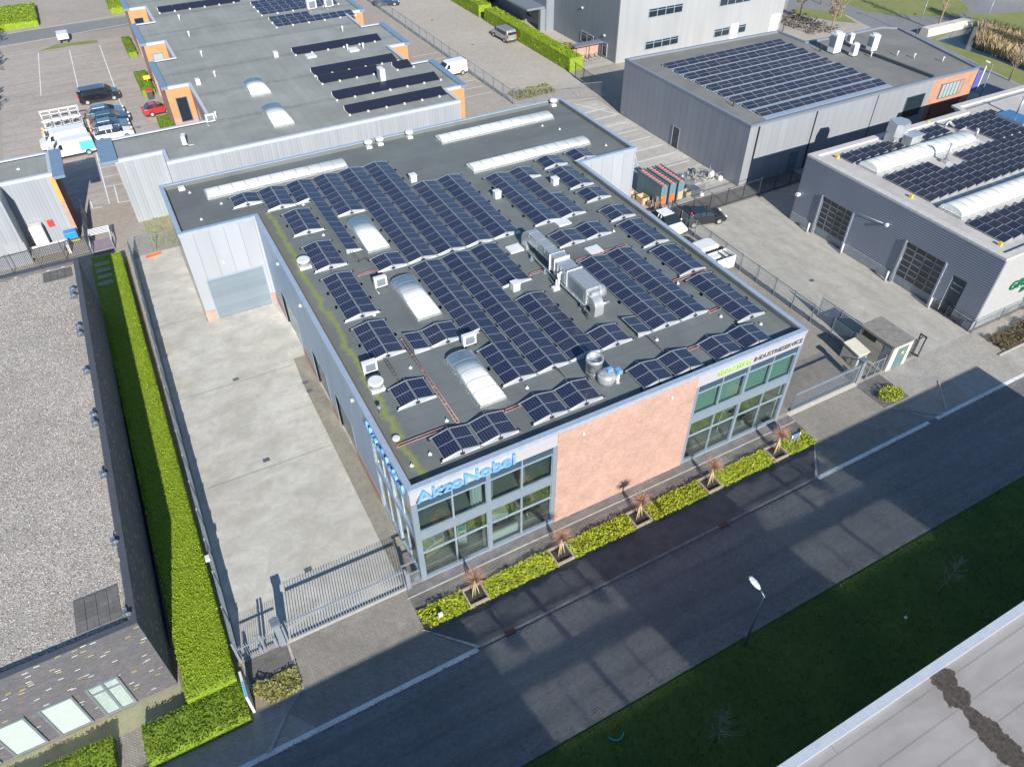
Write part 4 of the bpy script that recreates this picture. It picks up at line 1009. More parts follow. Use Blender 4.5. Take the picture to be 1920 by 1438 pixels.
ring(BP, .25, 0, LZ-.2).build('wall', m['clad_rib'], h3)
P_, BI = offset_poly(BP, .23); b = MB(); b.prism(BI, LZ-.5, LZ-.25); b.build('roof', m['bitumen2'], h3)
b = MB(); b.box(-30,48.0,0,-18.1,48.08,2.2); b.build('lower_cladding', m['clad'], h3)

# ================================================================ dark grey building on the right, behind
DZ = 6.66
db = thing('grey_warehouse', 'grey clad warehouse with nine solar rows and an orange brick end', 'building', (60,38,0))
DP = [(48.25,28.05),(75.15,27.85),(82.2,27.6),(86.0,42.2),(84.4,43.6),(75.1,43.8),(71.5,44.1),(71.5,48.9),(48.25,49.9)]
P_, DI = offset_poly(DP, .25)
def edgewall(i0, mat, name, z0, z1, t=.25, u0=0., u1=1.):
    a, c, ia, ic = [Vector(q) for q in (P_[i0], P_[(i0+1)%len(P_)], DI[i0], DI[(i0+1)%len(P_)])]
    A, C, IA, IC = a.lerp(c,u0), a.lerp(c,u1), ia.lerp(ic,u0), ia.lerp(ic,u1)
    b = MB(); b.prism([tuple(A),tuple(C),tuple(IC),tuple(IA)], z0, z1); return b.build(name, mat, db)
for i in range(len(P_)):
    edgewall(i, m['orange_soft'] if i == 1 else (m['clad_grey'] if i in (8,) else m['clad_pale']), 'brick_wall' if i == 1 else 'wall', 0, DZ-.1)
b = MB(); b.prism(DI, DZ-.5, DZ-.2); b.build('roof', m['bitumen3'], db)
ring(DP, .28, DZ-.25, DZ, .03).build('coping', m['coping_d'], db)
b = MB(); b.prism([(75.0,28.2),(75.3,28.2),(75.3,43.6),(75.0,43.6)], DZ-.2, DZ+.12); b.build('roof_upstand', m['steel_d'], db)
for x in (49.3,57.2,66.2,74.6):
    b = MB(); b.box(x,27.88,0,x+.1,27.98,DZ-.3); b.build('downpipe', m['black'], db)
b = MB(); b.box(54.9,27.9,0,56.0,27.99,2.3); b.build('side_door', m['door_t'], db)
b = MB(); b.box(48.2,38.4,0,48.25,39.5,2.35); dd = b.build('side_door', m['dkglass'], db)
b = MB(); b.box(48.16,38.3,0,48.2,38.4,2.45); b.box(48.16,39.5,0,48.2,39.6,2.45); b.box(48.16,38.4,2.35,48.2,39.5,2.45); b.build('frame', m['mullion'], dd)
window_x(db, 71.2,2.6,74.3,5.2,27.86,1,(),.04,m['dkglass'],m['steel'],.08)
window_x(db, 66.0,.4,69.0,1.6,27.88,4,(),.04,m['dkglass'],m['steel'],.06)
window_x(db, 76.6,4.0,80.4,5.7,27.70,6,(),.05,m['lmglass'],m['steel'],.1)
b = MB(); b.box(76.0,27.58,0,80.8,27.68,3.6); b.build('red_panel', m['redbrick'], db)
window_x(db, 76.4,.5,80.2,1.6,27.56,8,(),.04,m['dkglass'],m['offwhite'],.06)
DR = DZ-.2
ys_d = [29.35+k*1.92 for k in range(10)]
for k, y in enumerate(ys_d[:9]):
    tilted_row(['first','second','third','fourth','fifth','sixth','seventh','eighth','ninth'][k]+' solar row from the sunlit front wall of the grey warehouse', 50.9, 69.1, y+(.1 if k else 0), DR, pvd, 1.52, rad(12), 'solar rows on the grey warehouse roof', .06, False, m['tray'], L=1.3)
def condenser(x, y, z, s, label, rz=0):
    t = thing('condenser', label, 'air conditioner', (x,y,z), 'white roof units of the grey warehouse')
    b = MB(); b.box(x-.4*s,y-.35*s,z+.1,x+.4*s,y+.35*s,z+1.5*s); b.lathe(x,y,[(.3*s,z+1.5*s),(.3*s,z+1.62*s)],16); b.build('casing', m['white'], t, bevel=.03)
    b = MB(); b.box(x-.415*s,y-.28*s,z+.5*s,x-.4*s,y+.28*s,z+1.35*s); b.build('grille', m['steel'], t)
    for sx in (-.3,.3):
        b = MB(); b.box(x+sx*s-.05,y-.4*s,z,x+sx*s+.05,y+.4*s,z+.1); b.build('foot', m['black'], t)
    t.rotation_euler = (0,0,rz)
condenser(71.8,39.8,DR,1.5,'tall white condenser nearest the solar rows on the grey warehouse')
condenser(72.9,37.8,DR,.95,'smaller white condenser in front of the tall one on the grey warehouse')
condenser(76.2,38.0,DR,1.25,'white condenser at the right of the cluster beyond the dark upstand')
condenser(75.9,41.1,DR,.8,'low white condenser at the back of the cluster beyond the upstand')
for x, y in ((74.4,36.4),(78.5,33.6),(77.5,35.2),(80.5,31.2),(75.8,44.0-2)):
    b = MB(); b.tube((x,y,DR),(x,y,DR+.5),.06); b.cbox(x,y,DR+.55,.25,.15,.1); b.build('flue_pipe', m['offwhite'], db)
b = MB(); b.tube((70.6,40.8,DR),(70.6,40.8,DR+.9),.07); b.tube((50.2,33.0,DR),(50.2,33.0,DR+.7),.06); b.build('flue_pipe', m['black'], db)

# ================================================================ corrugated building on the right
KZ = 6.8
kb = thing('corrugated_hall', 'blue grey corrugated hall with two glazed overhead doors and solar roof', 'building', (58,10,0))
KP = [(48.25,.25),(95,.25),(95,21.4),(69.6,21.6),(69.3,20.2),(48.25,20.45)]
P_, KI = offset_poly(KP, .3)
b = MB()
dd2 = [(2.1,3.35,3.55),(4.3,8.1,4.1),(13.9,17.45,3.9)]
ys = .25
for d0, d1, dz in dd2:
    b.box(48.25,ys,0.9,48.5,d0,KZ-.1); b.box(48.25,d0,dz,48.5,d1,KZ-.1); ys = d1
b.box(48.25,ys,.9,48.5,20.45,KZ-.1); b.build('corrugated_wall', m['corr'], kb)
ys = .25; pm_ = plain('grey_plinth', (.26,.28,.31), .7)
for d0, d1, dz in dd2+[(20.45,20.45,0)]:
    b = MB(); b.box(48.2,ys,0,48.52,d0,.9); b.build('plinth', pm_, kb); ys = d1
b = MB(); b.box(48.5,.25,0,95,.5,KZ-.1); b.build('street_wall', m['stone'], kb)
b = MB(); b.box(48.5,20.2,0,95,20.45,KZ-.1); b.build('rear_wall', m['clad_grey'], kb)
for d0, d1, dz in dd2[1:]:
    nr, nc = 6, 4
    f = MB(); f.box(48.42,d0,0,48.46,d1,.75)
    for k in range(nr+1): zz = .75+(dz-.8)*k/nr; f.box(48.41,d0,zz-.04,48.47,d1,zz+.04)
    for k in range(nc+1): yy = d0+(d1-d0)*k/nc; f.box(48.41,max(d0,yy-.04),.75,48.47,min(d1,yy+.04),dz)
    o = f.build('overhead_door', m['steel'], kb); g = MB(); g.box(48.43,d0,.75,48.445,d1,dz); g.build('pane', m['dkglass'], o)
    f = MB(); f.box(48.1,d0-.14,0,48.3,d0,dz+.1); f.box(48.1,d1,0,48.3,d1+.14,dz+.1); f.build('frame', m['steel_l'], o)
    for yy in (d0-.35,d1+.35):
        f = MB(); f.tube((47.9,yy,0),(47.9,yy,1.0),.09); f.build('door_bollard', m['white'], kb)
f = MB(); f.box(48.42,2.1,0,48.46,3.35,3.55); o = f.build('side_door', m['steel_d'], kb)
f = MB(); f.box(48.38,2.3,2.3,48.42,3.2,2.4); f.box(48.38,2.3,2.8,48.42,3.2,2.9); f.box(48.36,2.25,1.0,48.42,2.32,1.2); f.build('handle', m['steel_l'], o)
b = MB(); b.prism(KI, KZ-.5, KZ-.2); b.build('roof', m['bitumen4'], kb)
ring(KP, .6, KZ-.2, KZ, .02).build('coping', plain('stone_coping', (.5,.48,.46), .7), kb)
KR = KZ-.2
text(kb, 'GREEN', 50.95, .2, 2.95, 4.2, .85, m['dgreen_t'], '-y', .04, .03, label='dark green slanted letters on the pale wall, cut by the picture edge')
text(kb, 'zon', 52.8, .2, 2.25, 1.6, .45, m['dgreen_t'], '-y', .04, .02, label='small dark green letters below the large ones')
barrel(kb, 50.85,14.75,64.2,16.75,KR,.5,'x',12); barrel(kb, 50.6,5.95,72,8.0,KR,.5,'x',20)
pvk = pv_mesh('saw_solar_module', 1.0, 1.62, [m['pv2'], m['alu_l']])
def saw_array(label, x0, nx, y0, ny, skip=()):
    t = thing('solar_array', label, 'solar panels', (x0,y0,KR), 'saw-tooth solar arrays on the corrugated hall')
    T = rad(12); w = math.cos(T); h = math.sin(T); P = 1.16
    for i in range(nx):
        b = MB(); d = MB()
        rows = [j for j in range(ny) if (i,j) not in skip]
        for j in rows:
            o = bpy.data.objects.new('solar_panel', pvk); col.objects.link(o); o.parent = t
            o.location = (i*P+w/2, j*1.65+.82, .1+h/2); o.rotation_euler = (0,-T,0)
        for j in rows:
            X = x0+i*P
            d.face([(X+w+.01,y0+j*1.65,KR+.07+h),(X+w+.12,y0+j*1.65,KR+.02),(X+w+.12,y0+j*1.65+1.65,KR+.02),(X+w+.01,y0+j*1.65+1.65,KR+.07+h)])
            for yy in (y0+j*1.65-.01, y0+j*1.65+1.65): b.face([(X,yy,KR+.04),(X+w+.1,yy,KR+.02),(X+w,yy,KR+.07+h),(X,yy,KR+.08)])
        if rows: d.build('wind_deflector', m['alu_l'], t); b.build('side_trim', m['alu_l'], t)
saw_array('small solar array between roof edge and first arched rooflight of the corrugated hall', 50.6, 6, 17.2, 1)
saw_array('tiny solar array beside the galvanised roof unit', 60.6, 3, 17.3, 1)
saw_array('large stepped solar array between the two arched rooflights', 50.8, 19, 9.0, 3, skip=[(5,2),(6,2),(7,2)])
saw_array('stepped solar array behind the large one at the picture edge', 65.2, 6, 13.95, 3, skip=[(0,0),(0,1)])
saw_array('front solar array of the corrugated hall behind the street parapet', 50.3, 12, 1.9, 2)
b = MB(); b.box(71.2,14.8,KR,73.4,17.8,KR+.35); up = b.build('skylight', m['steel_l'], kb)
b = MB()
for k in range(3): b.box(71.3,14.9+k*.97,KR+.35,73.3,15.8+k*.97,KR+.4)
b.build('pane', plain('blue_glass', (.05,.16,.34), .1, spec=.7), up)
t = thing('roof_unit', 'two part galvanised air handling unit on the corrugated hall roof', 'ventilation unit', (58.3,18,KR))
b = MB(); b.box(56.9,18.2,KR,58.0,19.3,KR+.9); b.prism([(56.5,18.1),(57.0,17.7),(58.1,17.9),(58.5,18.5),(58.3,19.3),(57.1,19.5)], KR+.9, KR+2.1); b.build('hood', m['galv'], t)
b = MB(); b.box(57.6,16.9,KR+.2,59.0,17.9,KR+1.1); b.box(57.4,16.8,KR+1.1,59.2,18.0,KR+1.18); b.build('casing', m['galv'], t)
b = MB(); b.box(57.7,17.0,KR,57.9,17.8,KR+.2); b.box(58.7,17.0,KR,58.9,17.8,KR+.2); b.build('foot', m['steel'], t)
for x, y, hh in ((58.2,13.4,1.7),(64.8,15.3,1.0),(73.2,16.8,1.9)):
    b = MB(); b.box(x-.3,y-.3,KR,x+.3,y+.3,KR+.25); b.tube((x,y,KR+.25),(x,y,KR+hh),.13); b.tube((x,y,KR+hh),(x-.25,y,KR+hh+.15),.1); b.build('flue_pipe', m['galv'], kb)
b = MB(); b.tube((64.3,18.3,KR),(64.5,18.3,KR+.8),.12); b.tube((64.5,18.3,KR+.8),(65.3,18.0,KR+.2),.12); b.build('flue_pipe', m['galv'], kb)
for x, y in ((50.3,18.8),(50.1,10.4),(49.85,1.9),(64,20)):
    b = MB(); b.cbox(x,y,KR+.14,.25,.25,.28); b.build('yellow_anchor', m['yellow'], kb)
b = MB(); b.cbox(48.05,10.3,4.6,.3,.2,.2); b.tube((48.1,13.6,4.2),(48.15,10.4,4.55),.025); b.build('wall_lamp', m['white'], kb)
b = MB(); b.cbox(48.0,20.1,2.9,.4,.3,.25); b.build('wall_lamp', m['white'], kb)

# ================================================================ white office block at the top
wb = thing('white_office_block', 'tall white office block, one side coloured as in shade, with ribbon windows at the top of the picture', 'building', (70,72,0))
b = MB(); b.box(57.7,64.75,0,88.7,65.0,12); b.box(88.5,65.0,0,88.7,110,12); b.build('wall', m['clad_white'], wb)
b = MB(); b.box(57.7,65.0,0,57.95,82,12); b.box(56.3,82,0,57.95,82.2,12); b.box(56.3,82.2,0,56.5,110,12); b.build('shade_toned_wall', m['clad_dk'], wb)  # side face in darker cladding: its shade is put into the colour
b = MB(); b.box(56.5,65.0,11.6,88.5,110,11.8); b.build('roof', m['bitumen3'], wb)
for x0, x1, z0, z1 in ((62.6,68.6,5.35,6.6),(62.6,68.6,1.05,2.25),(75.4,81.4,5.1,6.5),(75.3,78.3,.8,2.05),(80.0,81.5,.75,2.0)):
    window_x(wb, x0,z0,x1,z1,64.72,4 if x1-x0 > 4 else (2 if x1-x0 > 2 else 1),(z1-.35,),.05,m['dkglass'],m['mullion'],.1)
b = MB(); b.box(78.5,64.66,.1,79.9,64.74,2.3); b.box(86.3,64.66,0,88.2,64.74,2.5); b.build('side_door', m['white'], wb)
window_y(wb,70.6,.6,74.0,2.1,57.65,2,(1.7,),.05,m['dkglass'],m['mullion'],.1); window_y(wb,67.0,.2,68.2,2.1,57.65,1,(1.7,),.05,m['dkglass'],m['mullion'],.1)
window_y(wb,86.4,.8,89.6,2.2,56.25,2,(),.05,m['dkglass'],m['mullion'],.1)
b = MB(); b.box(57.62,68.6,0,57.68,70.3,2.1); b.build('side_door', m['door_t'], wb)
b = MB(); b.box(53.2,82.5,3.2,56.4,97,3.5); b.build('canopy', m['coping_d'], wb)
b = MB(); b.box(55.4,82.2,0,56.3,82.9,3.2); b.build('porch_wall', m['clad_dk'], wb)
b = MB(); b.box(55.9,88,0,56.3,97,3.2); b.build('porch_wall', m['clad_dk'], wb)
b = MB(); b.cbox(57.6,67.9,3.0,.2,.3,.2); b.cbox(57.6,74,5.2,.2,.3,.2); b.build('wall_lamp', m['white'], wb)
sheet('patio', rect(52.6,64.9,57.7,68.6), .012, m['slabs']); sheet('patio_path', rect(52.6,68.6,57.7,96), .014, m['lot_right'])
t = thing('bicycle_shelter', 'low flat roofed shelter with brick wall beside the white office block', 'shelter', (55.2,68,0))
b = MB(); b.box(52.9,68.0,2.0,57.65,69.3,2.12); b.build('roof', m['coping_d'], t)
b = MB(); b.box(53.1,69.1,0,57.6,69.25,2.0); b.build('brick_wall', m['pink'], t)
for x in (53.1,55.3,57.4):
    b = MB(); b.box(x,68.1,0,x+.08,68.18,2.0); b.build('post', m['black'], t)
for k in range(5):
    x = 53.6+k*.8
    b = MB()
    for dy in (0,.9): b.tube((x,67.6+dy,0.0),(x,67.6+dy,.01),.3); 
    for yy in (67.5,68.5):
        for q in range(10):
            A = 2*math.pi*q/10; B_ = 2*math.pi*(q+1)/10
            b.tube((x,yy+math.cos(A)*.32,.33+math.sin(A)*.32),(x,yy+math.cos(B_)*.32,.33+math.sin(B_)*.32),.02,n=4)
    b.v = b.v; b.tube((x,67.5,.33),(x,67.9,.75),.02,n=5); b.tube((x,67.9,.75),(x,68.5,.33),.02,n=5); b.tube((x,67.6,.85),(x,67.5,.33),.02,n=5); b.tube((x-.2,67.62,.9),(x+.2,67.62,.9),.018,n=5)
    tag(b.build('bicycle', m['steel_d']), 'bicycle parked in the row under the low shelter', 'bicycle', 'bicycles under the shelter')
t = thing('picnic_table', 'wooden picnic table on the patio of the white office block', 'table', (56.2,72,0))
b = MB(); b.box(55.5,71.2,.72,56.3,72.8,.77); b.build('tabletop', m['wood_l'], t)
for x in (55.1,56.5):
    b = MB(); b.box(x,71.2,.42,x+.25,72.8,.46); b.build('bench', m['wood_l'], t)
for y in (71.4,72.5):
    b = MB(); b.box(55.1,y,0,56.75,y+.08,.42); b.box(55.8,y,.42,55.9,y+.08,.72); b.build('leg', m['wood_l'], t)

# dark building far top right
fb = thing('far_building', 'dark office building at the top right corner beside the canal', 'building', (135,62,0))
b = MB(); b.prism([(131,59.5),(150,48),(175,85),(150,98)], 0, 9); b.build('wall', m['clad_dk'], fb)
b = MB(); b.prism([(131.3,59.6),(150,48.4),(174.5,85),(150,97.5)], 9, 9.2); b.build('roof', m['bitumen3'], fb)

# ================================================================ transformer kiosk and cabinet
t = thing('transformer_kiosk', 'small pale kiosk with a flat grey roof and dark green door beside the right gate', 'kiosk', (39.3,1.6,0))
b = MB(); b.box(38.2,.15,0,40.25,3.1,2.25); b.build('wall', plain('kiosk_pebble_wall', (.40,.36,.29), .9, var=.35, scale=18), t)
b = MB(); b.box(38.17,0,0,40.28,.15,2.28); b.build('front_wall', m['concrete'], t)
b = MB(); b.box(38.1,-.02,2.28,40.35,3.2,2.4); b.build('roof', plain('kiosk_roof', (.22,.21,.19), .9, var=.2), t)
b = MB(); b.box(38.75,-.03,.05,39.85,0,2.05); d_ = b.build('door', m['door_t'], t)
b = MB(); b.box(39.25,-.045,1.35,39.5,-.03,1.6); b.build('warning_sign', m['yellow'], d_)
b = MB(); b.box(38.17,1.6,1.7,38.2,2.8,2.1); b.build('vent_grille', m['black'], t)
b = MB(); b.box(38.17,.15,0,38.2,.75,2.2); b.build('dark_panel', m['steel'], t)
t = thing('meter_cabinet', 'grey concrete cabinet with a sloping lid in front of the kiosk', 'cabinet', (37.1,2.2,0))
b = MB(); b.extr([(1.45,0),(2.95,0),(2.95,1.35),(1.45,1.15)], 'x', 36.55, 37.6); b.build('body', plain('cabinet_grey', (.36,.36,.34), .8), t)
b = MB(); b.extr([(1.38,1.13),(3.0,1.36),(3.0,1.44),(1.38,1.21)], 'x', 36.48, 37.68); b.build('lid', m['concrete'], t)

# ================================================================ fences and gates
def fence(label, p0, p1, h, post_gap, mat, bar_gap=.12, bar=.012, name='metal_fence', rails=(.12,-.08), pm=None, group=None, cat='fence', posts=True, z=0, post=.05):
    p0 = Vector((*p0,0)); p1 = Vector((*p1,0)); L = (p1-p0).length; d = (p1-p0)/L; nrm = Vector((-d.y,d.x,0))
    t = thing(name, label, cat, (p0.x,p0.y,z), group)
    def bx(b, u0, u1, w, z0, z1):
        q = [p0+d*u0-nrm*w, p0+d*u1-nrm*w, p0+d*u1+nrm*w, p0+d*u0+nrm*w]
        b.prism([(v.x,v.y) for v in q], z+z0, z+z1)
    b = MB(); n = int(L/bar_gap)
    for k in range(n+1): u = L*k/n; bx(b, u-bar/2, u+bar/2, bar/2, .05, h)
    b.build('bars', mat, t)
    b = MB()
    for r_ in rails: bx(b, 0, L, .02, (r_ if r_ > 0 else h+r_)-.02, (r_ if r_ > 0 else h+r_)+.02)
    b.build('rail', mat, t)
    if posts:
        n = max(1, round(L/post_gap))
        for k in range(n+1):
            b = MB(); u = L*k/n; bx(b, u-post/2, u+post/2, post/2+.02, 0, h+.08); b.build('post', pm or mat, t)
    return t
fence('long grey bar fence between the left yard and the clipped hedge strip', (-10.45,.12), (-9.95,44.6), 1.85, 2.5, m['steel_l'], .12, .02)
fence('grey bar fence closing the back of the left yard', (-9.95,44.6), (-5.85,44.4), 1.9, 2.1, m['steel'], .11, .022)
fence('bar fence beside the kiosk and cabinet', (37.75,3.0), (37.8,26.6), 1.75, 2.2, m['steel'], .12, .02)
fence('bar fence panel behind the sliding gate motor on the right', (37.7,.1), (37.75,2.9), 1.7, 2.8, m['steel'], .12, .02)
fence('tall inner bar fence in the kiosk shadow', (39.0,3.4), (38.9,7.6), 1.9, 2.1, m['steel_l'], .11, .03)
fence('dark mesh fence along the grey paver plot', (37.9,25.5), (55.6,25.9), 1.85, 2.2, m['steel_d'], .16, .008, rails=(.1,-.05))
fence('dark bar gate by the black car', (37.8,23.3), (37.9,26.2), 2.0, 1.45, m['steel_d'], .1, .022, 'metal_gate', cat='gate')
fence('short dark railing at the corner of the corrugated hall', (48.0,.25), (48.1,3.6), 1.0, 1.0, m['steel_d'], .11, .02)
fence('dark fence in front of the pale wall at the right picture edge', (48.0,-.05), (62,.0), 1.15, 3.5, m['steel'], .08, .01)
fence('long fence between the narrow car park and the tan car park', (37.5,113), (38.0,59), 1.75, 2.7, m['steel'], .12, .012)
fence('grey fence behind the back right corner of the main roof', (38.1,58.8), (49.2,55.6), 2.0, 2.8, m['steel'], .13, .014)
fence('tall fence leading past the weeds behind the main roof', (49.2,55.6), (49.8,63), 2.0, 2.5, m['steel_d'], .13, .014)
fence('black fence behind the gravel roofed building', (-22,46.9), (-13.2,47.2), 1.9, 2.2, m['steel_d'], .14, .03)
fence('short black fence by the end of the green strip', (-13.3,47.2), (-13.0,55.0), 1.7, 2.6, m['steel_d'], .14, .02)
fence('dark fence at the foot of the white office block', (84.3,60), (88.6,63.8), 1.8, 2.5, m['steel_d'], .15, .015)
# front wicket at the left gate
def gate(label, x0, x1, y, h, mat, rails=(.25,.35), gap=.155):
    t = thing('sliding_gate', label, 'gate', (x0,y,0))
    b = MB(); n = int((x1-x0)/gap)
    for k in range(n+1): x = x0+(x1-x0)*k/n; b.box(x-.018,y-.018,.12,x+.018,y+.018,h)
    b.build('bars', mat, t)
    b = MB(); b.box(x0,y-.04,.08,x1,y+.04,.16); b.build('bottom_beam', mat, t)
    b = MB(); b.box(x0,y-.04,h-.34,x1,y+.04,h-.24); b.build('top_rail', mat, t)
    return t
gate('long grey sliding gate across the left yard entrance', -7.7, -1.05, .05, 2.0, m['steel_l'])
gate('long grey sliding gate across the right entrance beside the green letters', 28.75, 35.1, .2, 2.0, m['steel_l'])
def portal(x, y, label, dx=1):
    t = thing('gate_motor', label, 'gate post', (x,y,0))
    b = MB(); b.box(x-.16,y-.2,0,x+.16,y+.2,2.05); b.build('housing', m['steel_l'], t)
    b = MB(); b.box(x-.24,y-.26,2.05,x+.24,y+.26,2.2); b.build('cap', m['steel'], t)
    b = MB(); b.box(x+.26*dx-.05,y-.12,0,x+.26*dx+.05,y+.12,1.6); b.build('guide_post', m['steel_l'], t)
    b = MB(); b.box(x-.34*dx-.08,y-.1,0,x-.34*dx+.08,y+.08,.9); b.build('call_post', m['steel_l'], t)
portal(-8.15,.12,'grey gate motor housing with a dark cap at the left yard entrance')
portal(35.35,.3,'grey gate motor housing at the right entrance next to the cabinet', -1)
t = thing('gate_post', 'grey gate end post against the left glass corner', 'gate post', (-.6,0,0))
b = MB(); b.box(-.95,-.1,0,-.72,.12,1.5); b.build('post', m['steel_l'], t)
b = MB(); b.box(-.98,-.06,1.5,-.88,.06,1.9); b.box(-.98,.3,1.75,-.1,.36,1.85); b.build('bracket', m['steel_l'], t)
b = MB()
for k in range(7): b.box(-.68+k*.09,-.02,.1,-.66+k*.09,.02,1.3)
b.box(-.7,-.03,1.25,-.08,.03,1.32); b.build('bars', m['steel_l'], t)
b = MB(); b.box(-.45,-.07,.45,-.12,-.02,.85); b.build('letter_box', m['steel'], t)
t = thing('pedestrian_gate', 'light grey pedestrian gate left of the sliding gate motor', 'gate', (-9.5,.1,0))
b = MB()
for k in range(17):
    x = -10.3+k*.115
    b.box(x,.1,.1,x+.022,.125,1.55)
b.build('bars', m['steel_l'], t)
b = MB(); b.box(-10.35,.08,1.2,-8.45,.14,1.27); b.box(-10.35,.08,.15,-8.45,.14,.21); b.build('rail', m['steel_l'], t)
for x in (-10.42,-9.28,-9.1):
    b = MB(); b.box(x-.05,.05,0,x+.05,.17,1.75); b.build('post', m['steel_l'], t)
b = MB(); b.box(-9.35,.0,.75,-9.25,.05,1.0); b.build('lock', m['steel_d'], t)
t = thing('swing_gate', 'open dark framed gate leaf right of the kiosk', 'gate', (41.7,0,0))
b = MB(); b.box(41.68,-.08,.1,41.76,.5,.2); b.box(41.68,-.08,1.95,41.76,.5,2.05); b.box(41.68,-.08,.1,41.76,0,2.05); b.box(41.68,.42,.1,41.76,.5,2.05); b.build('frame', m['steel_d'], t)
b = MB()
for k in range(6): b.box(40.4+k*.2,.2,.1,40.44+k*.2,.24,1.9)
b.box(40.35,.18,1.8,41.7,.26,1.9); b.build('bars', m['steel_d'], t)
t = thing('wicket_gate', 'light steel gate frame between the right gate motor and the kiosk', 'gate', (36.7,.1,0))
for x in (36.15,37.0,37.7):
    b = MB(); b.box(x-.035,.05,0,x+.035,.12,1.6); b.build('post', m['steel_l'], t)
b = MB(); b.box(36.15,.06,1.5,37.7,.11,1.57); b.box(36.15,.06,.1,37.7,.11,.17); b.build('rail', m['steel_l'], t)
b = MB()
for k in range(12): b.box(36.25+k*.12,.075,.15,36.265+k*.12,.095,1.5)
b.build('bars', m['steel'], t)
# sign beside the hedge on the left
t = thing('name_board', 'white angled name board with a cyan lower half beside the low hedge', 'sign', (-10.4,-2.1,0))
b = MB(); b.box(-10.5,-2.95,.05,-10.38,-1.45,1.75); b.build('panel', m['white'], t)
b = MB(); b.box(-10.48,-2.93,1.75,-10.40,-2.05,1.758); b.build('cyan_stripe', m['cyanp'], t)
b = MB(); b.box(-10.52,-2.9,.3,-10.5,-2.3,.9); b.build('red_panel', m['redp'], t)
# ================================================================ yard storage
def rack(x, label, endmat):
    t = thing('storage_rack', label, 'rack', (x,30,0), 'blue grey storage racks behind the silver building')
    b = MB(); b.box(x-.38,28.4,.1,x+.38,32.4,2.3); b.build('body', m['container'], t)
    b = MB(); b.box(x-.4,28.35,2.3,x-.28,32.45,2.45); b.box(x+.28,28.35,2.3,x+.4,32.45,2.45); b.build('top_rail', m['container'], t)
    b = MB(); b.box(x-.12,28.4,2.3,x+.14,32.4,2.38)
    for k in range(9): b.box(x-.2,28.5+k*.45,2.38,x+.2,28.6+k*.45,2.42)
    b.build('red_slat', plain('salmon_slat', (.6,.22,.2), .6), t)
    b = MB(); b.box(x-.3,28.36,.35,x+.3,28.4,1.25); b.build('end_panel', endmat, t)
    for dx in (-.35,.3):
        for y in (28.45,32.3):
            b = MB(); b.box(x+dx,y,0,x+dx+.06,y+.06,.1); b.build('foot', m['black'], t)
rack(38.6,'first blue grey storage rack, next to the white wall, with orange end panel',m['orangep'])
rack(39.65,'second blue grey storage rack with a bright orange end panel',m['orangep'])
rack(40.7,'third blue grey storage rack with an ochre end panel',m['wood_l'])
def crate(x, y, w, d, h, label, mat=None, z=0, rz=0):
    t = thing('wooden_crate', label, 'crate', (x,y,z), 'wooden crates beside the racks')
    b = MB(); T = .05
    b.box(x-w/2,y-d/2,z,x+w/2,y+d/2,z+T); b.box(x-w/2,y-d/2,z+T,x-w/2+T,y+d/2,z+h); b.box(x+w/2-T,y-d/2,z+T,x+w/2,y+d/2,z+h); b.box(x-w/2+T,y-d/2,z+T,x+w/2-T,y-d/2+T,z+h); b.box(x-w/2+T,y+d/2-T,z+T,x+w/2-T,y+d/2,z+h)
    b.build('box', mat or m['wood_l'], t)
    b = MB()
    for dx in (-w/2+.02, w/2-.1): b.box(x+dx,y-d/2-.03,z,x+dx+.08,y-d/2,z+h)
    b.build('batten', m['wood'], t); t.rotation_euler = (0,0,rz)
crate(37.5,30.3,.9,1.1,.7,'open pale wooden crate by the white wall'); crate(37.3,31.6,.7,.9,.45,'low wooden crate behind the open one')
crate(37.7,29.1,.6,.7,.5,'small wooden crate holding scrap near the first rack', m['wood'])
t = thing('timber_pile', 'upright bundle of brown timber scraps in front of the first rack', 'timber', (37.9,28.5,0))
b = MB()
for k in range(14):
    x = 37.6+R.uniform(0,.6); y = 28.2+R.uniform(0,.5); b.tube((x,y,0),(x+R.uniform(-.2,.2),y+R.uniform(-.2,.2),R.uniform(.8,1.4)),.035,n=4)
b.build('plank', m['wood'], t)
crate(42.3,29.2,.8,.8,.6,'crate beside the third rack under dark clutter', m['wood']); crate(42.0,31.4,1.4,.6,.25,'flat pale crate behind the racks')
t = thing('mesh_cage', 'dark wire cage of scrap between racks and the grey warehouse', 'cage', (43.2,29.3,0))
b = MB()
for k in range(12): b.box(42.5+k*.12,28.3,0,42.515+k*.12,28.32,1.3); b.box(42.5+k*.12,30.0,0,42.515+k*.12,30.02,1.3)
for zz in (.3,.7,1.1,1.3): b.box(42.5,28.3,zz,43.85,28.32,zz+.02); b.box(42.5,30,zz,43.85,30.02,zz+.02)
b.build('wire', m['steel_d'], t); b = MB(); b.box(42.6,28.5,.02,43.7,29.9,.7); b.build('contents', m['steel'], t, bevel=.1)
for i, (x, y, w_, h_, mt, lab) in enumerate(((43.6,28.4,.5,.5,'offwhite','white bag lying at the plot edge by the cage'),(47.2,31.2,.7,.8,'offwhite','pale sack in front of the warehouse corner'),(47.6,30.2,.6,.5,'white','white crumpled bag next to the warehouse corner'),(45.2,32.2,.5,.6,'steel_d','dark bin bag on the concrete plates'),(46.2,33.0,.5,.5,'steel_d','second dark bin bag farther along the concrete plates'),(44.3,32.5,.5,.5,'steel','grey rubbish sack nearest the racks on the plates'))):
    b = MB(); b.lathe(x,y,[(w_*.4,0),(w_*.55,h_*.3),(w_*.4,h_*.8),(w_*.1,h_)],9,0,True); o = b.build('rubbish_sack', m[mt]); tag(o, lab, 'sack')
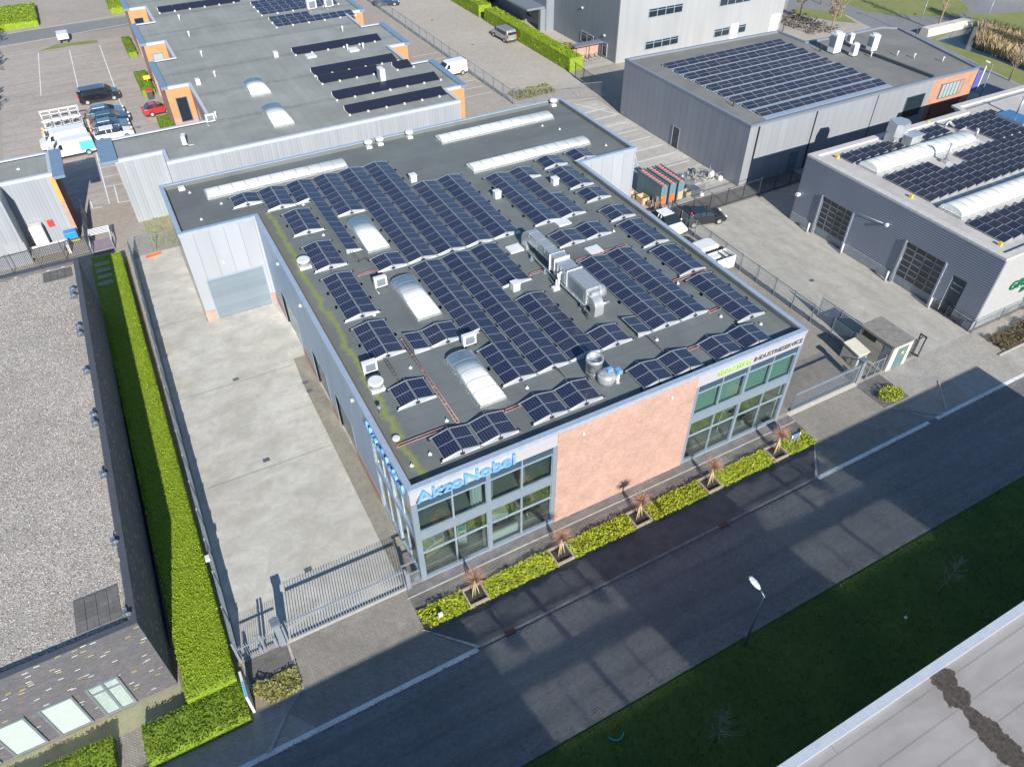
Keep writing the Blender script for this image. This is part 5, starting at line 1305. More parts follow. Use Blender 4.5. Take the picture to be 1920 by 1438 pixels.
# scooters / stacked frames heap
b = MB()
for k in range(120):
    x = 44.5+R.uniform(0,3.4); y = 30.2+R.uniform(0,2.2); z0 = R.uniform(.05,.5)
    b.tube((x,y,z0),(x+R.uniform(-.5,.5),y+R.uniform(-.5,.5),z0+R.uniform(0,.5)),.02,n=4,mi=R.randrange(3))
tag(b.build('scrap_heap', [m['steel'],m['offwhite'],m['steel_d']]), 'tangled heap of metal scrap by the grey warehouse corner', 'scrap', kind='stuff')

t = thing('tool_trailer', 'white topped covered trailer right of the main building', 'trailer', (36,18.8,0))
b = MB(); b.box(35.0,18.1,.5,36.9,19.5,1.3); b.build('body', m['carwhite'], t, bevel=.05)
b = MB(); b.prism([(34.95,18.05),(36.95,18.05),(36.95,19.3),(36.6,19.6),(34.95,19.55)], 1.3, 1.8); b.build('cover', m['white'], t, bevel=.12)
for y in (18.05,19.5):
    b = MB(); b.tube((36.0,y-.08,.32),(36.0,y+.08,.32),.32,n=16); b.build('wheel', m['black'], t)
t = thing('flatbed_body', 'white open topped box trailer with crates and a coil of tyres', 'trailer', (36.2,16.6,0))
b = MB(); b.box(35.2,16.2,.4,37.3,16.26,1.6); b.box(35.2,17.6,.4,37.3,17.66,1.5); b.box(35.2,16.26,.4,35.26,17.6,1.5); b.box(37.24,16.26,.4,37.3,17.6,1.6); b.box(35.26,16.26,.4,37.24,17.6,.6); b.build('body', m['carwhite'], t)
b = MB(); b.box(35.3,17.0,.6,36.3,17.55,1.4); b.box(36.4,16.4,.6,37.1,17.5,1.35); b.build('load_box', m['offwhite'], t)
b = MB(); b.box(36.35,16.3,1.45,36.42,17.6,1.52); b.box(36.9,16.3,1.45,36.95,17.6,1.52); b.build('strap', m['steel_d'], t)
for k in range(9): pass
b = MB()
for k in range(10): b.tube((35.35+k*.2,17.95,1.25),(35.43+k*.2,17.95,1.25),.28,n=14)
b.build('tyre_stack', m['black'], t)
for y in (16.15,17.7):
    b = MB(); b.tube((36.2,y-.08,.32),(36.2,y+.08,.32),.32,n=16); b.build('wheel', m['black'], t)
t = thing('steel_bench', 'galvanised rack with white bars over a stone slab by the green strip end', 'rack', (-12.2,48.2,0))
for k in range(5):
    b = MB(); b.box(-13.1,49.8-k*.28,1.0,-11.2,49.86-k*.28,1.06); b.build('bar', m['white'], t)
for x, y in ((-13.15,46.5),(-11.3,46.9),(-13.15,49.9),(-11.2,49.9)):
    b = MB(); b.box(x,y,0,x+.08,y+.08,1.0); b.build('leg', m['steel_l'], t)
b = MB(); b.box(-13.15,46.55,.94,-13.05,49.95,1.0); b.box(-11.3,46.95,.94,-11.2,49.95,1.0); b.build('side_rail', m['white'], t)
b = MB(); b.box(-13.1,46.7,.3,-11.3,48.8,.36); b.build('slab', plain('purple_slab', (.24,.21,.23), .8), t)
# cabinet, blue tote, red box by the white hall
t = thing('white_locker', 'tall white locker cabinet against the ribbed white wall', 'cabinet', (-17,50.6,0))
b = MB(); b.box(-17.6,50.2,0,-16.5,51.0,2.3); b.build('casing', m['white'], t, bevel=.04)
b = MB(); b.box(-17.5,50.3,2.3,-16.6,50.9,2.34); b.build('top_tray', m['offwhite'], t)
t = thing('blue_crate', 'bright blue tub on a yellow frame beside the white hall', 'tub', (-14.6,50.4,0))
b = MB(); b.box(-15.1,50.1,.35,-14.0,50.9,1.05); b.build('tub', m['skipblue'], t, bevel=.05)
b = MB(); b.box(-15.15,50.0,.15,-13.95,50.1,.35); b.build('frame', m['yellow'], t)
b = MB(); b.cbox(-15.8,51.12,1.9,.5,.15,.7); tag(b.build('fire_hose_box', m['redp'], None, .03), 'small red box hanging on the ribbed white wall', 'box')
t = thing('bench_wall', 'low grey counter wall in front of the white hall', 'wall', (-16,49.3,0))
b = MB(); b.box(-18.1,49.2,0,-15.1,49.4,.9); b.box(-15.1,48.2,0,-14.9,49.4,.9); b.build('wall', m['offwhite'], t); b = MB(); b.box(-18.0,47.6,.7,-15.2,49.2,.75); b.build('tabletop', plain('bench_top', (.33,.32,.31), .7), t)
for x, lab in ((-8.1,'flat orange plate on the ground at the back of the left yard'),):
    b = MB(); b.prism([(-8.95,43.7),(-7.55,43.9),(-7.5,44.4),(-8.9,44.25)], 0, .06); tag(b.build('orange_plate', m['orangep']), lab, 'plate')
t = thing('parked_trailer', 'pale flat trailer parked in the shade between gravel roof and green strip', 'trailer', (-13.2,41,0))
b = MB(); b.box(-14.0+.9,39.5,.5,-11.9,44.0,.62); b.build('deck', m['offwhite'], t)
for k in range(4):
    b = MB(); b.box(-13.1,39.6+k*1.1,.62,-11.9,40.2+k*1.1,.9); b.build('pallet', m['steel_l'], t)

# ================================================================ vehicles
def wheel(t, x, y, r, w=.2):
    b = MB(); b.tube((x,y-w/2,r),(x,y+w/2,r),r,n=18); o = b.build('wheel', m['black'], t)
    s = 1 if y > wloc(t)[1] else -1
    b = MB(); b.tube((x,y+s*w*.3,r),(x,y+s*(w/2+.012),r),r*.62,n=14); b.build('rim', m['galv'], o)
def car(name, label, cat, x, y, rz, paint, L=4.4, W=1.8, kind='hatch', group=None):
    """car pointing along +x, built about (x, y) and turned about it"""
    t = thing(name, label, cat, (x,y,0), group)
    if kind == 'van':
        Hh = 1.95; prof = [(-L/2,.35),(-L/2,.9),(-L/2+.06,Hh-.1),(-L/2+.25,Hh),(L/2-1.75,Hh),(L/2-1.35,Hh-.12),(L/2-.75,1.2),(L/2-.1,1.0),(L/2,.75),(L/2-.02,.35)]
        g0, g1 = L/2-1.6, L/2-.8
    elif kind == 'mpv':
        Hh = 1.85; prof = [(-L/2,.35),(-L/2,.95),(-L/2+.2,Hh-.12),(-L/2+.4,Hh),(L/2-1.9,Hh),(L/2-1.5,Hh-.1),(L/2-.95,1.18),(L/2-.15,.98),(L/2,.7),(L/2-.02,.35)]
    else:
        Hh = 1.45; prof = [(-L/2,.32),(-L/2-.0,.8),(-L/2+.12,.98),(-L/2+.55,1.0),(L/2-1.25,.98),(L/2-.3,.82),(L/2,.62),(L/2-.02,.32)]
    def taper(b, pr, w0, w1, zt, mi=0, z0=.9):
        n = len(pr); base = len(b.v)
        for s in (-1,1):
            for u, z in pr:
                k = max(0, min(1, (z-z0)/(zt-z0))); w = (w0+(w1-w0)*k)/2
                e = 1-.12*max(0, (abs(u)-L/2+.5)/.5) if abs(u) > L/2-.5 else 1
                b.v.append((x+u, y+s*w*e, z))
        b.f.append(tuple(base+i for i in range(n))); b.f.append(tuple(base+2*n-1-i for i in range(n))); b.m += [mi,mi]; b.sm += [False,False]
        for i in range(n):
            j = (i+1)%n; b.f.append((base+i,base+n+i,base+n+j,base+j)); b.m.append(mi); b.sm.append(False)
    b = MB(); taper(b, prof, W, W*(.86 if kind != 'hatch' else .96), Hh if kind != 'hatch' else 1.0)
    b.build('body', paint, t, bevel=.06)
    if kind == 'hatch':
        cab = [(-L/2+.25,.97),(-L/2+.75,Hh-.08),(-L/2+1.1,Hh-.01),(L/2-2.2,Hh-.01),(L/2-1.9,Hh-.07),(L/2-1.05,.96)]
        b = MB(); taper(b, cab, W*.93, W*.72, Hh, 0, .95); b.build('window', m['dkglass'], t, bevel=.03)
        b = MB(); b.box(x-L/2+.85,y-W*.355,Hh-.03,x+L/2-2.05,y+W*.355,Hh+.012); b.build('roof', paint, t, bevel=.03)
        b = MB()
        for u in (-L/2+1.5, L/2-2.3+.0):
            for s in (-1,1): b.box(x+u-.03,y+s*W*.40-.06,.95,x+u+.03,y+s*W*.40+.06,Hh-.05)
        b.build('pillar', paint, t)
    else:
        for s in (-1,1):
            b = MB(); ww = W*.5*.955
            z0, z1 = 1.15, Hh-.25
            def pt(u, z): k = (z-.9)/(Hh-.9); w_ = (W+(W*.86-W)*k)/2+.006; return (x+u, y+s*w_, z)
            b.face([pt(L/2-1.65,z0),pt(L/2-.98,z0),pt(L/2-1.42,z1),pt(L/2-1.7,z1)])
            if kind == 'mpv':
                b.face([pt(L/2-2.6,z0),pt(L/2-1.72,z0),pt(L/2-1.77,z1),pt(L/2-2.6,z1)]); b.face([pt(-L/2+.4,z0),pt(L/2-2.68,z0),pt(L/2-2.68,z1),pt(-L/2+.5,z1)])
            b.build('window', m['dkglass'], t)
        b = MB(); b.face([(x+L/2-1.33,y-W*.4,Hh-.13),(x+L/2-1.33,y+W*.4,Hh-.13),(x+L/2-.78,y+W*.44,1.26),(x+L/2-.78,y-W*.44,1.26)])
        b.build('windscreen', m['dkglass'], t)
        b = MB(); b.box(x-L/2-.012,y-W*.36,1.2,x-L/2+.04,y+W*.36,Hh-.3); b.build('rear_window', m['dkglass'], t)
    for s in (-1,1):
        b = MB(); b.cbox(x+L/2-.12,y+s*W*.36,.72,.2,.32,.14); b.build('headlight', m['white'], t, bevel=.03)
        b = MB(); b.cbox(x-L/2+.02,y+s*W*.40,.95 if kind == 'hatch' else 1.05,.1,.18,.22 if kind == 'hatch' else .45); b.build('tail_light', m['redlamp'], t)
        b = MB(); b.cbox(x+L/2-1.35,y+s*(W/2+.08),1.05,.12,.16,.12); b.build('mirror', paint, t)
    b = MB(); b.box(x+L/2-.05,y-W*.42,.3,x+L/2+.03,y+W*.42,.5); b.box(x-L/2-.03,y-W*.42,.3,x-L/2+.05,y+W*.42,.5); b.build('bumper', m['steel_d'], t)
    b = MB(); b.box(x+L/2+.03,y-.26,.42,x+L/2+.045,y+.26,.53); b.build('number_plate', m['yellow'], t)
    b = MB(); b.box(x-L/2-.045,y-.26,.52,x-L/2-.03,y+.26,.63); b.build('number_plate', m['yellow'], t)
    for s in (-1,1):
        b = MB()
        for u in (L/2-1.55, L/2-2.6): b.box(x+u,y+s*W*.5-.006,.42,x+u+.02,y+s*W*.5+.006,.92)
        b.box(x+L/2-2.9,y+s*W*.5-.01,.82,x+L/2-2.75,y+s*W*.5+.012,.86); b.build('door_seam', m['steel_d'], t)
    for u in (-L/2+.85, L/2-.85):
        for s in (-1,1): wheel(t, x+u, y+s*(W/2-.1), .33)
    b = MB(); b.box(x-L/2+.1,y-W/2+.12,.18,x+L/2-.1,y+W/2-.12,.36); b.build('underbody', m['black'], t)
    t.rotation_euler = (0,0,rz)
    return t
car('parked_van', 'black people carrier alone on the marked bays of the left car park', 'van', -8.4, 86.3, .02, m['carblack'], 4.9, 1.9, 'mpv')
gc = 'cars parked in a row by the white racks'
car('parked_car', 'steel blue car, farthest in the row of four by the white racks', 'car', -8.3, 80.3, 0, m['carsteel'], 4.4, 1.8, 'hatch', gc)
car('parked_car', 'dark blue car, second from the far end of the row of four', 'car', -8.0, 77.9, 0, m['carblue'], 4.5, 1.8, 'hatch', gc)
car('parked_car', 'silver blue car between the dark blue and the white one', 'car', -8.2, 75.6, 0, m['carsteel'], 4.3, 1.8, 'hatch', gc)
car('parked_car', 'white car at the near end of the row, partly behind the roof wing', 'car', -8.2, 73.0, 0, m['carwhite'], 4.4, 1.8, 'hatch', gc)
car('parked_van', 'white van with cyan rear graphics in the nearest bay of the left car park', 'van', -12.9, 70.6, math.pi+.02, m['carwhite'], 4.9, 1.9, 'van')
t_ = [o for o in bpy.data.objects if o.get('label','').startswith('white van with cyan')][0]
b = MB(); b.box(-11.9,69.62,.7,-10.46,69.66,1.7); o = b.build('cyan_graphic', m['carcyan']); o.location = (0,0,0); o.parent = t_; o.matrix_parent_inverse = Matrix.Translation(t_.location).inverted() @ Matrix.Identity(4)
o.parent = t_; o.matrix_parent_inverse = (Matrix.Translation(t_.location) @ Matrix.Rotation(math.pi+.02,4,'Z')).inverted()
car('parked_van', 'white van standing behind the one with cyan graphics', 'van', -13.4, 73.6, math.pi+.05, m['carwhite'], 5.2, 1.95, 'van')
car('parked_car', 'red car half hidden beside the orange recess', 'car', -2.4, 78.2, .1, m['carred'], 3.6, 1.6, 'hatch')
car('parked_van', 'white van in the narrow car park along the fence', 'van', 35.4, 72.2, math.pi/2+1.62, m['carwhite'], 4.4, 1.8, 'van')
car('parked_van', 'silver van beside the long hedge', 'van', 48.9, 82.1, 1.62, m['carsilver'], 4.9, 1.9, 'mpv')
car('parked_car', 'dark blue car at the fence near the top edge', 'car', 39.6, 107.5, -.4, m['carblue'], 4.4, 1.8, 'hatch')
car('parked_car', 'dark car under the canopy of the white office block', 'car', 55.0, 101, 1.5, m['carblack'], 4.2, 1.8, 'hatch')
car('parked_car', 'black car behind the dark bar gate in the right yard', 'car', 40.3, 24.2, .12-.35, m['carblack'], 4.4, 1.8, 'hatch')
car('parked_car', 'white car squeezed between silver building and fence', 'car', 36.6, 25.0, math.pi/2+math.pi+.0, m['carwhite'], 4.2, 1.8, 'hatch')
# white window racks with goods on the left car park
t = thing('glass_rack', 'big white rack frame carrying window frames on the left car park', 'rack', (-13,76,0))
for k in range(5):
    b = MB(); x = -15.2+k*1.02
    b.box(x-.06,74.0,.3,x+.06,79.7,.42); b.box(x-.05,79.6,.3,x+.05,79.75,2.2); b.box(x-.05,74.0,.3,x+.05,74.15,1.6); b.build('beam', m['white'], t)
b = MB(); b.box(-15.3,79.6,2.1,-11.0,79.72,2.25); b.box(-15.3,78.0,1.5,-11.0,78.1,1.6); b.box(-15.3,76.5,1.1,-11.0,76.6,1.2); b.build('cross_bar', m['white'], t)
for k in range(4):
    for j in range(3):
        b = MB(); x = -15.1+k*1.02; y = 74.9+j*1.5; zz = 1.0+j*.35
        b.box(x,y,zz,x+.85,y+.08,zz+.06); b.box(x,y+1.1,zz+.2,x+.85,y+1.18,zz+.26); b.box(x,y,zz,x+.07,y+1.15,zz+.08); b.box(x+.8,y,zz,x+.87,y+1.15,zz+.08); b.build('window_frame', m['white'], t)
b = MB()
for x in (-15.6,-10.6):
    for k in range(4): b.box(x,74.5+k*1.1,0,x+.25,74.7+k*1.1,1.0)
b.build('orange_stand', m['wood_l'], t)
# bins and signs on the left car park
b = MB(); b.box(-2.9,83.3,0,-2.2,84.1,1.0); b.box(-2.95,83.25,1.0,-2.15,84.15,1.12,1)
tag(b.build('wheelie_bin', [m['steel_d'], m['redp']]), 'dark wheeled bin with a red lid beside the small hedge', 'bin')
b = MB(); b.box(-2.5,88.4,.9,-1.7,88.5,1.4); b.box(-2.15,88.44,0,-2.05,88.48,.9)
tag(b.build('yellow_sign', m['yellow']), 'small yellow sign standing in the middle hedge', 'sign')
t = thing('white_trolley', 'white flat box on the grass tip of the parking bays', 'box', (-10.7,114,0))
b = MB(); b.box(-11.5,113.2,.5,-9.9,115.4,1.3); b.build('body', m['white'], t, bevel=.1)
for x in (-11.3,-10.3):
    b = MB(); b.tube((x,113.4,.25),(x+.2,113.4,.25),.25,n=12); b.build('wheel', m['black'], t)
sheet('grass_tip', [(-14.5,111),(-12,113.2),(-6.3,112.4),(-6.2,110.9),(-10,111.3)], .016, m['grass_dry'])
t = thing('banner', 'blue and white banner on poles at the orange brick corner', 'banner', (92.8,33,0))
b = MB(); b.box(91.6,32.9,.4,92.7,33.0,2.6); b.build('blue_cloth', m['bluep'], t); b = MB(); b.box(92.75,32.9,.3,92.95,33.02,3.4); b.build('pole', m['white'], t)

# ================================================================ vegetation
def leafbox(name, x0, x1, y0, y1, h, core, leaf, dens, label, size=.06, cat='hedge', z0=0, sides=True, rough=.05, core_h=None, lumps=1.):
    t = thing(name, label, cat, ((x0+x1)/2,(y0+y1)/2,z0))
    # uneven core
    nx = max(2, int((x1-x0)/.35)); ny = max(2, int((y1-y0)/.35)); b = MB()
    gx = [[z0+h-.04+R.uniform(-rough,rough)*lumps for j in range(ny+1)] for i in range(nx+1)]
    V = {}
    for i in range(nx+1):
        for j in range(ny+1):
            V[i,j] = len(b.v); b.v.append((x0+(x1-x0)*i/nx, y0+(y1-y0)*j/ny, gx[i][j]))
    for i in range(nx):
        for j in range(ny):
            b.f.append((V[i,j],V[i+1,j],V[i+1,j+1],V[i,j+1])); b.m.append(0); b.sm.append(True)
    def side(keys):
        for p, q in zip(keys, keys[1:]):
            a, c = b.v[p], b.v[q]; n0 = len(b.v); b.v += [(a[0],a[1],z0),(c[0],c[1],z0)]; b.f.append((p,q,n0+1,n0)); b.m.append(0); b.sm.append(False)
    side([V[i,0] for i in range(nx,-1,-1)]); side([V[i,ny] for i in range(nx+1)]); side([V[0,j] for j in range(ny+1)]); side([V[nx,j] for j in range(ny,-1,-1)])
    b.build('core', core, t)
    b = MB()
    N = int((x1-x0)*(y1-y0)*dens)
    def leafq(p, n):
        s = size*R.uniform(.6,1.3); u = Vector((R.uniform(-1,1),R.uniform(-1,1),R.uniform(-.6,.6))); w = n+Vector((R.uniform(-.45,.45),R.uniform(-.45,.45),R.uniform(-.3,.3)))
        u = u.cross(w)
        if u.length < .05: return
        u.normalize(); v = w.cross(u).normalized(); u *= s; v *= s*.6
        b.face([p-u,p-v,p+u,p+v])
    for k in range(N):
        leafq(Vector((R.uniform(x0-.03,x1+.03),R.uniform(y0-.03,y1+.03),z0+h+R.uniform(-.05,rough*1.2))), Vector((0,0,1)))
    if sides:
        for (ax, A, B_, cst, nrm) in (('x',x0,x1,y0,(0,-1,0)),('x',x0,x1,y1,(0,1,0)),('y',y0,y1,x0,(-1,0,0)),('y',y0,y1,x1,(1,0,0))):
            for k in range(int(abs(B_-A)*h*dens*.7)):
                a = R.uniform(A,B_); z = z0+R.uniform(.02,h); o = R.uniform(-.03,.05)
                p = Vector((a,cst+nrm[1]*o,z)) if ax == 'x' else Vector((cst+nrm[0]*o,a,z)); leafq(p, Vector(nrm))
    b.build('foliage', leaf, t)
    return t
leafbox('clipped_hedge', -13.22,-10.78,-1.2,44.6,.9,m['leafbase'],m['leaf'],300,'long flat clipped green hedge strip between gravel roofed building and fence',.045)
leafbox('low_hedge', -15.45,-10.65,-3.3,-1.25,.6,m['leafbase'],m['leaf_dk'],230,'low dark green hedge block at the road end of the long strip',.06)
leafbox('low_hedge', -27,-16.8,-2.95,-1.0,.6,m['leafbase'],m['leaf_dk'],190,'low hedge block left of the narrow path in the bottom left corner',.06)
leafbox('hedge', 50.3,52.4,65.2,91.5,1.8,m['leafbase'],m['leaf'],55,'long tall clipped hedge between tan car park and office path',.12,rough=.12)
leafbox('hedge', 50.3,52.6,93.5,125,1.8,m['leafbase'],m['leaf'],40,'farther piece of the tall hedge beyond the white gap',.12,rough=.12)
leafbox('small_hedge', -2.9,-1.75,101.5,109.5,.7,m['leafbase'],m['leaf_dk'],60,'narrow hedge bed by the long building, farthest of three',.1)
leafbox('small_hedge', -3.3,-1.75,85,93,.7,m['leafbase'],m['leaf_dk'],60,'narrow hedge bed by the long building with the yellow sign',.1)
leafbox('small_hedge', -3.0,-1.2,67,75.5,.7,m['leafbase'],m['leaf_dk'],60,'narrow hedge bed below the red car',.1)
leafbox('flat_hedge', -30,-13.7,124.3,135.5,.9,m['leafbase'],m['leaf'],22,'large flat hedge block in the top left corner',.16,rough=.1)
leafbox('flat_hedge', -2.7,.0,125.2,136,.9,m['leafbase'],m['leaf_y'],22,'small yellowish hedge square by the far end of the blue edge',.16,rough=.1)
# ground cover bed in front of the facade, cut out round the five tree squares
trees_x = [2.3,8.0,13.66,19.3,25.0]
def cover(name, poly_f, x0, x1, y0, y1, label, N, leaf, h=.28, size=.075, cat='ground cover', kind='stuff', core=True):
    b = MB()
    for k in range(N):
        x = R.uniform(x0,x1); y = R.uniform(y0,y1)
        if not poly_f(x, y): continue
        hh = h*(.75+.35*math.sin(x*2.1+math.sin(y*3))*math.sin(y*2.7+x)); z = hh*R.uniform(.35,1.15)
        s = size*R.uniform(.6,1.3); n = Vector((R.uniform(-.6,.6),R.uniform(-.6,.6),1)); u = Vector((R.uniform(-1,1),R.uniform(-1,1),0)).cross(n)
        if u.length < .05: continue
        u.normalize(); v = n.cross(u).normalized()*s*.65; u *= s; p = Vector((x,y,z)); b.face([p-u,p-v,p+u,p+v])
    o = b.build(name, leaf); return tag(o, label, cat, kind=kind)
insq = lambda x, y: any(abs(x-tx) < .66 and -2.97 < y < -1.66 for tx in trees_x)
cover('ground_cover', lambda x, y: not insq(x,y) and (x > -.75 or y > -2.6) and not (7.3<x<8.8 and y<-2.2 and False), -1.05,28.1,-2.98,-1.68, 'bright yellow green ground cover bed along the pavement', 17000, m['leaf_y'])
cover('ground_cover', lambda x, y: (x-36.35)**2/1.15+(y+2.1)**2/.42 < 1.05, 35,37.7,-2.9,-1.4, 'rounded yellow green shrub patch near the right entrance', 1500, m['leaf_y'], .5)
cover('ground_cover', lambda x, y: x > -10.3+(y+1.6)*-.0 and (x+y*.8 > -11.9), -10.35,-7.9,-2.95,-1.6, 'mottled yellow and brown shrubs beside the white name board', 2000, m['leaf_w'], .35)
cover('shrubs', lambda x, y: True, 48.3,70,-2.85,-1.25, 'dark brown shrub bed in front of the pale wall on the right', 9000, leafy('brown_leaves', [(.09,.07,.045),(.16,.11,.07),(.10,.11,.04)]), .45, .1)
cover('leaves', lambda x, y: True, 52.6,56.5,69.5,75.5, 'orange shrubs behind the hedge end by the office patio', 900, leafy('orange_leaves', [(.45,.22,.10),(.35,.25,.12),(.25,.25,.08)]), .6, .14)
cover('weeds', lambda x, y: True, 39,45,59.5,62.5, 'weedy yellow green corner behind the main roof', 1500, m['leaf_w'], .5, .12)
cover('weeds', lambda x, y: True, -8.2,-4.4,44.8,51, 'scattered weeds on the bare patch behind the left yard', 500, m['leaf_w'], .12, .09)
cover('shrubs', lambda x, y: True, 91,97,60,70, 'low dark shrubs beside the far white block', 900, leafy('dark_shrub', [(.08,.11,.03),(.2,.15,.12),(.13,.1,.1)]), .6, .2)

def pollard(x, y, label, h=1.6, lean=.05):
    t = thing('pollard_tree', label, 'tree', (x,y,0), 'pollarded street trees in square wooden edgings')
    b = MB(); T0 = Vector((x,y,.03)); T1 = Vector((x+lean,y+.05,h)); b.tube(T0,T1,.07,.055,10); b.build('trunk', m['bark'], t)
    for dx, dy in ((-.14,-.05),(.16,-.02),(.02,.16)):
        b = MB(); b.tube((x+dx*1.6,y+dy*1.6,.03),(x+dx*.5,y+dy*.5,1.15),.035,n=7); b.build('stake', m['wood_l'], t)
    b = MB(); fs = R.uniform(.85,1.12)
    for k in range(460):
        a = R.uniform(0,6.283); e = math.asin(R.uniform(-.1,1)); L = R.uniform(.5,.95)*fs
        d = Vector((math.cos(a)*math.cos(e),math.sin(a)*math.cos(e),math.sin(e))); p = T1+Vector((0,0,.02))+d*.06
        mid = p+d*L*.5+Vector((0,0,.05)); q = p+d*L+Vector((R.uniform(-.08,.08),R.uniform(-.08,.08),R.uniform(-.02,.1)))
        sd = d.cross(Vector((R.uniform(-1,1),R.uniform(-1,1),R.uniform(-1,1)))).normalized()
        b.face([p-sd*.006,mid-sd*.005,q,mid+sd*.005,p+sd*.006])
    b.build('twigs', m['twig'], t)
    e = MB()
    for q in ((x-.62,-2.92,x+.62,-2.82),(x-.62,-1.80,x+.62,-1.70),(x-.62,-2.82,x-.52,-1.80),(x+.52,-2.82,x+.62,-1.80)): e.box(q[0],q[1],0,q[2],q[3],.24)
    tag(e.build('tree_edging', m['wood']), 'square timber edging round the '+label.split(' bare')[0]+' tree', 'edging', 'timber edgings round the street trees')
    b = MB(); b.box(x-.52,-2.82,.013,x+.52,-1.80,.09); tag(b.build('mulch', m['mulch']), 'dark mulch inside the edging of the '+label.split(' bare')[0]+' tree', 'mulch', kind='stuff')
for x, lab in zip(trees_x, ('leftmost bare pollard tree below the blue letters','second bare pollard tree at the left end of the brick wall','middle bare pollard tree whose shadow falls on the brick wall','fourth bare pollard tree in front of the right glass','fifth bare pollard tree beside the small blue sign')):
    pollard(x, -2.27, lab)
def sapling(x, y, h, label, mat, n=60, spread=.45, z=0, leaves=0, group=None, leafm=None, trunk=.03, barkm=None, seed=0):
    t = thing('young_tree', label, 'tree', (x,y,z), group); r = random.Random(int(x*7+y*3)+seed)
    b = MB(); top = Vector((x+r.uniform(-.1,.1)*h*.3,y+r.uniform(-.1,.1)*h*.3,z+h)); b.tube((x,y,z),top,trunk,trunk*.3,7); b.build('trunk', barkm or m['barkg'], t)
    b = MB(); tips = []
    for k in range(n):
        f = r.uniform(.25,.98); p = Vector((x,y,z)).lerp(top,f); a = r.uniform(0,6.283); L = h*spread*(1.15-f)*r.uniform(.6,1.1)
        q = p+Vector((math.cos(a)*L*.7,math.sin(a)*L*.7,L*r.uniform(.5,.9))); w = max(.006,trunk*.22)
        b.tube(p,q,w,w*.3,4,caps=False); tips.append((p,q))
        for j in range(3):
            s = p.lerp(q,r.uniform(.35,.95)); e = s+Vector((r.uniform(-1,1),r.uniform(-1,1),r.uniform(.2,1)))*L*.28; b.tube(s,e,w*.5,w*.2,3,caps=False); tips.append((s,e))
    b.build('branches', mat, t)
    if leaves:
        b = MB()
        for k in range(leaves):
            p, q = tips[r.randrange(len(tips))]; c = p.lerp(q,r.uniform(.3,1.05))+Vector((r.uniform(-1,1),r.uniform(-1,1),r.uniform(-1,1)))*.12; s = r.uniform(.06,.13)
            u = Vector((r.uniform(-1,1),r.uniform(-1,1),r.uniform(-1,1))).normalized()*s; v = u.orthogonal().normalized()*s*.7; b.face([c-u,c-v,c+u,c+v])
        b.build('foliage', leafm or m['leaf_t'], t)
sapling(9.05,-15.1,3.2,'bare grey sapling on the shaded verge near the bottom edge',m['twig_g'],46,.5,trunk=.055)
sapling(25.56,-14.8,3.4,'bare grey sapling on the shaded verge towards the right',m['twig_g'],42,.5,trunk=.055)
sapling(54.5,-2.0,3.0,'staked young shrub tree with a few orange leaves by the pale wall',m['twig'],30,.45,leaves=160,leafm=leafy('copper_leaves', [(.4,.2,.1),(.3,.15,.08)]))
for dx in (-.35,-.1,.15):
    b = MB(); b.tube((51.9+dx,-2.5,0),(52.6+dx,-1.9,1.7),.035,n=7); tag(b.build('tree_stake', m['wood_l']), 'yellowish tree stake leaning in the brown shrub bed', 'stake', 'stakes in the brown shrub bed')
sapling(95.3,67.2,7.5,'leafy pale young tree nearest the white office block at the top',m['twig'],55,.42,leaves=1500,trunk=.12,barkm=m['bark'],leafm=m['leaf_t'])
sapling(94.4,59.6,7.2,'leafy pale young tree behind the roof of the grey warehouse',m['twig'],55,.42,leaves=1500,trunk=.12,barkm=m['bark'],leafm=m['leaf_t'])
sapling(104.6,71.5,7,'leafy pale young tree on the lawn at the top edge',m['twig'],50,.42,leaves=1200,trunk=.12,barkm=m['bark'],leafm=m['leaf_t'])
sapling(109.5,52.3,11,'tall bare tree at the culvert wall',m['bark'],80,.3,trunk=.18,barkm=m['bark'])
sapling(110,33,8.5,'wide bare tree over the reeds at the right edge',m['twig_g'],150,.6,trunk=.28,barkm=m['bark'])
sapling(115,40,11,'large bare brown tree at the top right corner',m['bark'],170,.55,trunk=.34,barkm=m['bark'])
sapling(100.5,33.5,5.5,'thin bare tree at the path by the orange brick corner',m['bark'],70,.5,trunk=.12)
for i, (x, y, hh) in enumerate(((-22.5,112,9),(-22.8,97,9),(-23,81,8.5))):
    sapling(x,y,hh,['evergreen tree at the left edge, farthest of three','evergreen tree at the left edge, middle of three','evergreen tree at the left edge, nearest of three'][i],m['twig_g'],120,.5,leaves=3500,trunk=.2,leafm=m['leaf_dk'],group='evergreens at the left edge')
# reeds in the canal
b = MB()
for k in range(9000):
    u = R.random(); v = R.random(); p0 = Vector((107.8,44.2)); p1 = Vector((115.8,49.6)); p2 = Vector((118,30)); p3 = Vector((105.4,28))
    q = (p0.lerp(p1,v)).lerp(p3.lerp(p2,v),u); hh = R.uniform(1.,2.2); a = R.uniform(0,6.28); sx, sy = math.cos(a)*.05, math.sin(a)*.05; lx, ly = R.uniform(-.4,.4), R.uniform(-.4,.4)
    b.face([(q.x-sx,q.y-sy,0),(q.x+sx,q.y+sy,0),(q.x+lx+sx*.6,q.y+ly+sy*.6,hh*.8),(q.x+lx*1.5,q.y+ly*1.5,hh)])
tag(b.build('reeds', m['reed']), 'dry tan reeds filling the canal', 'reeds', kind='stuff')
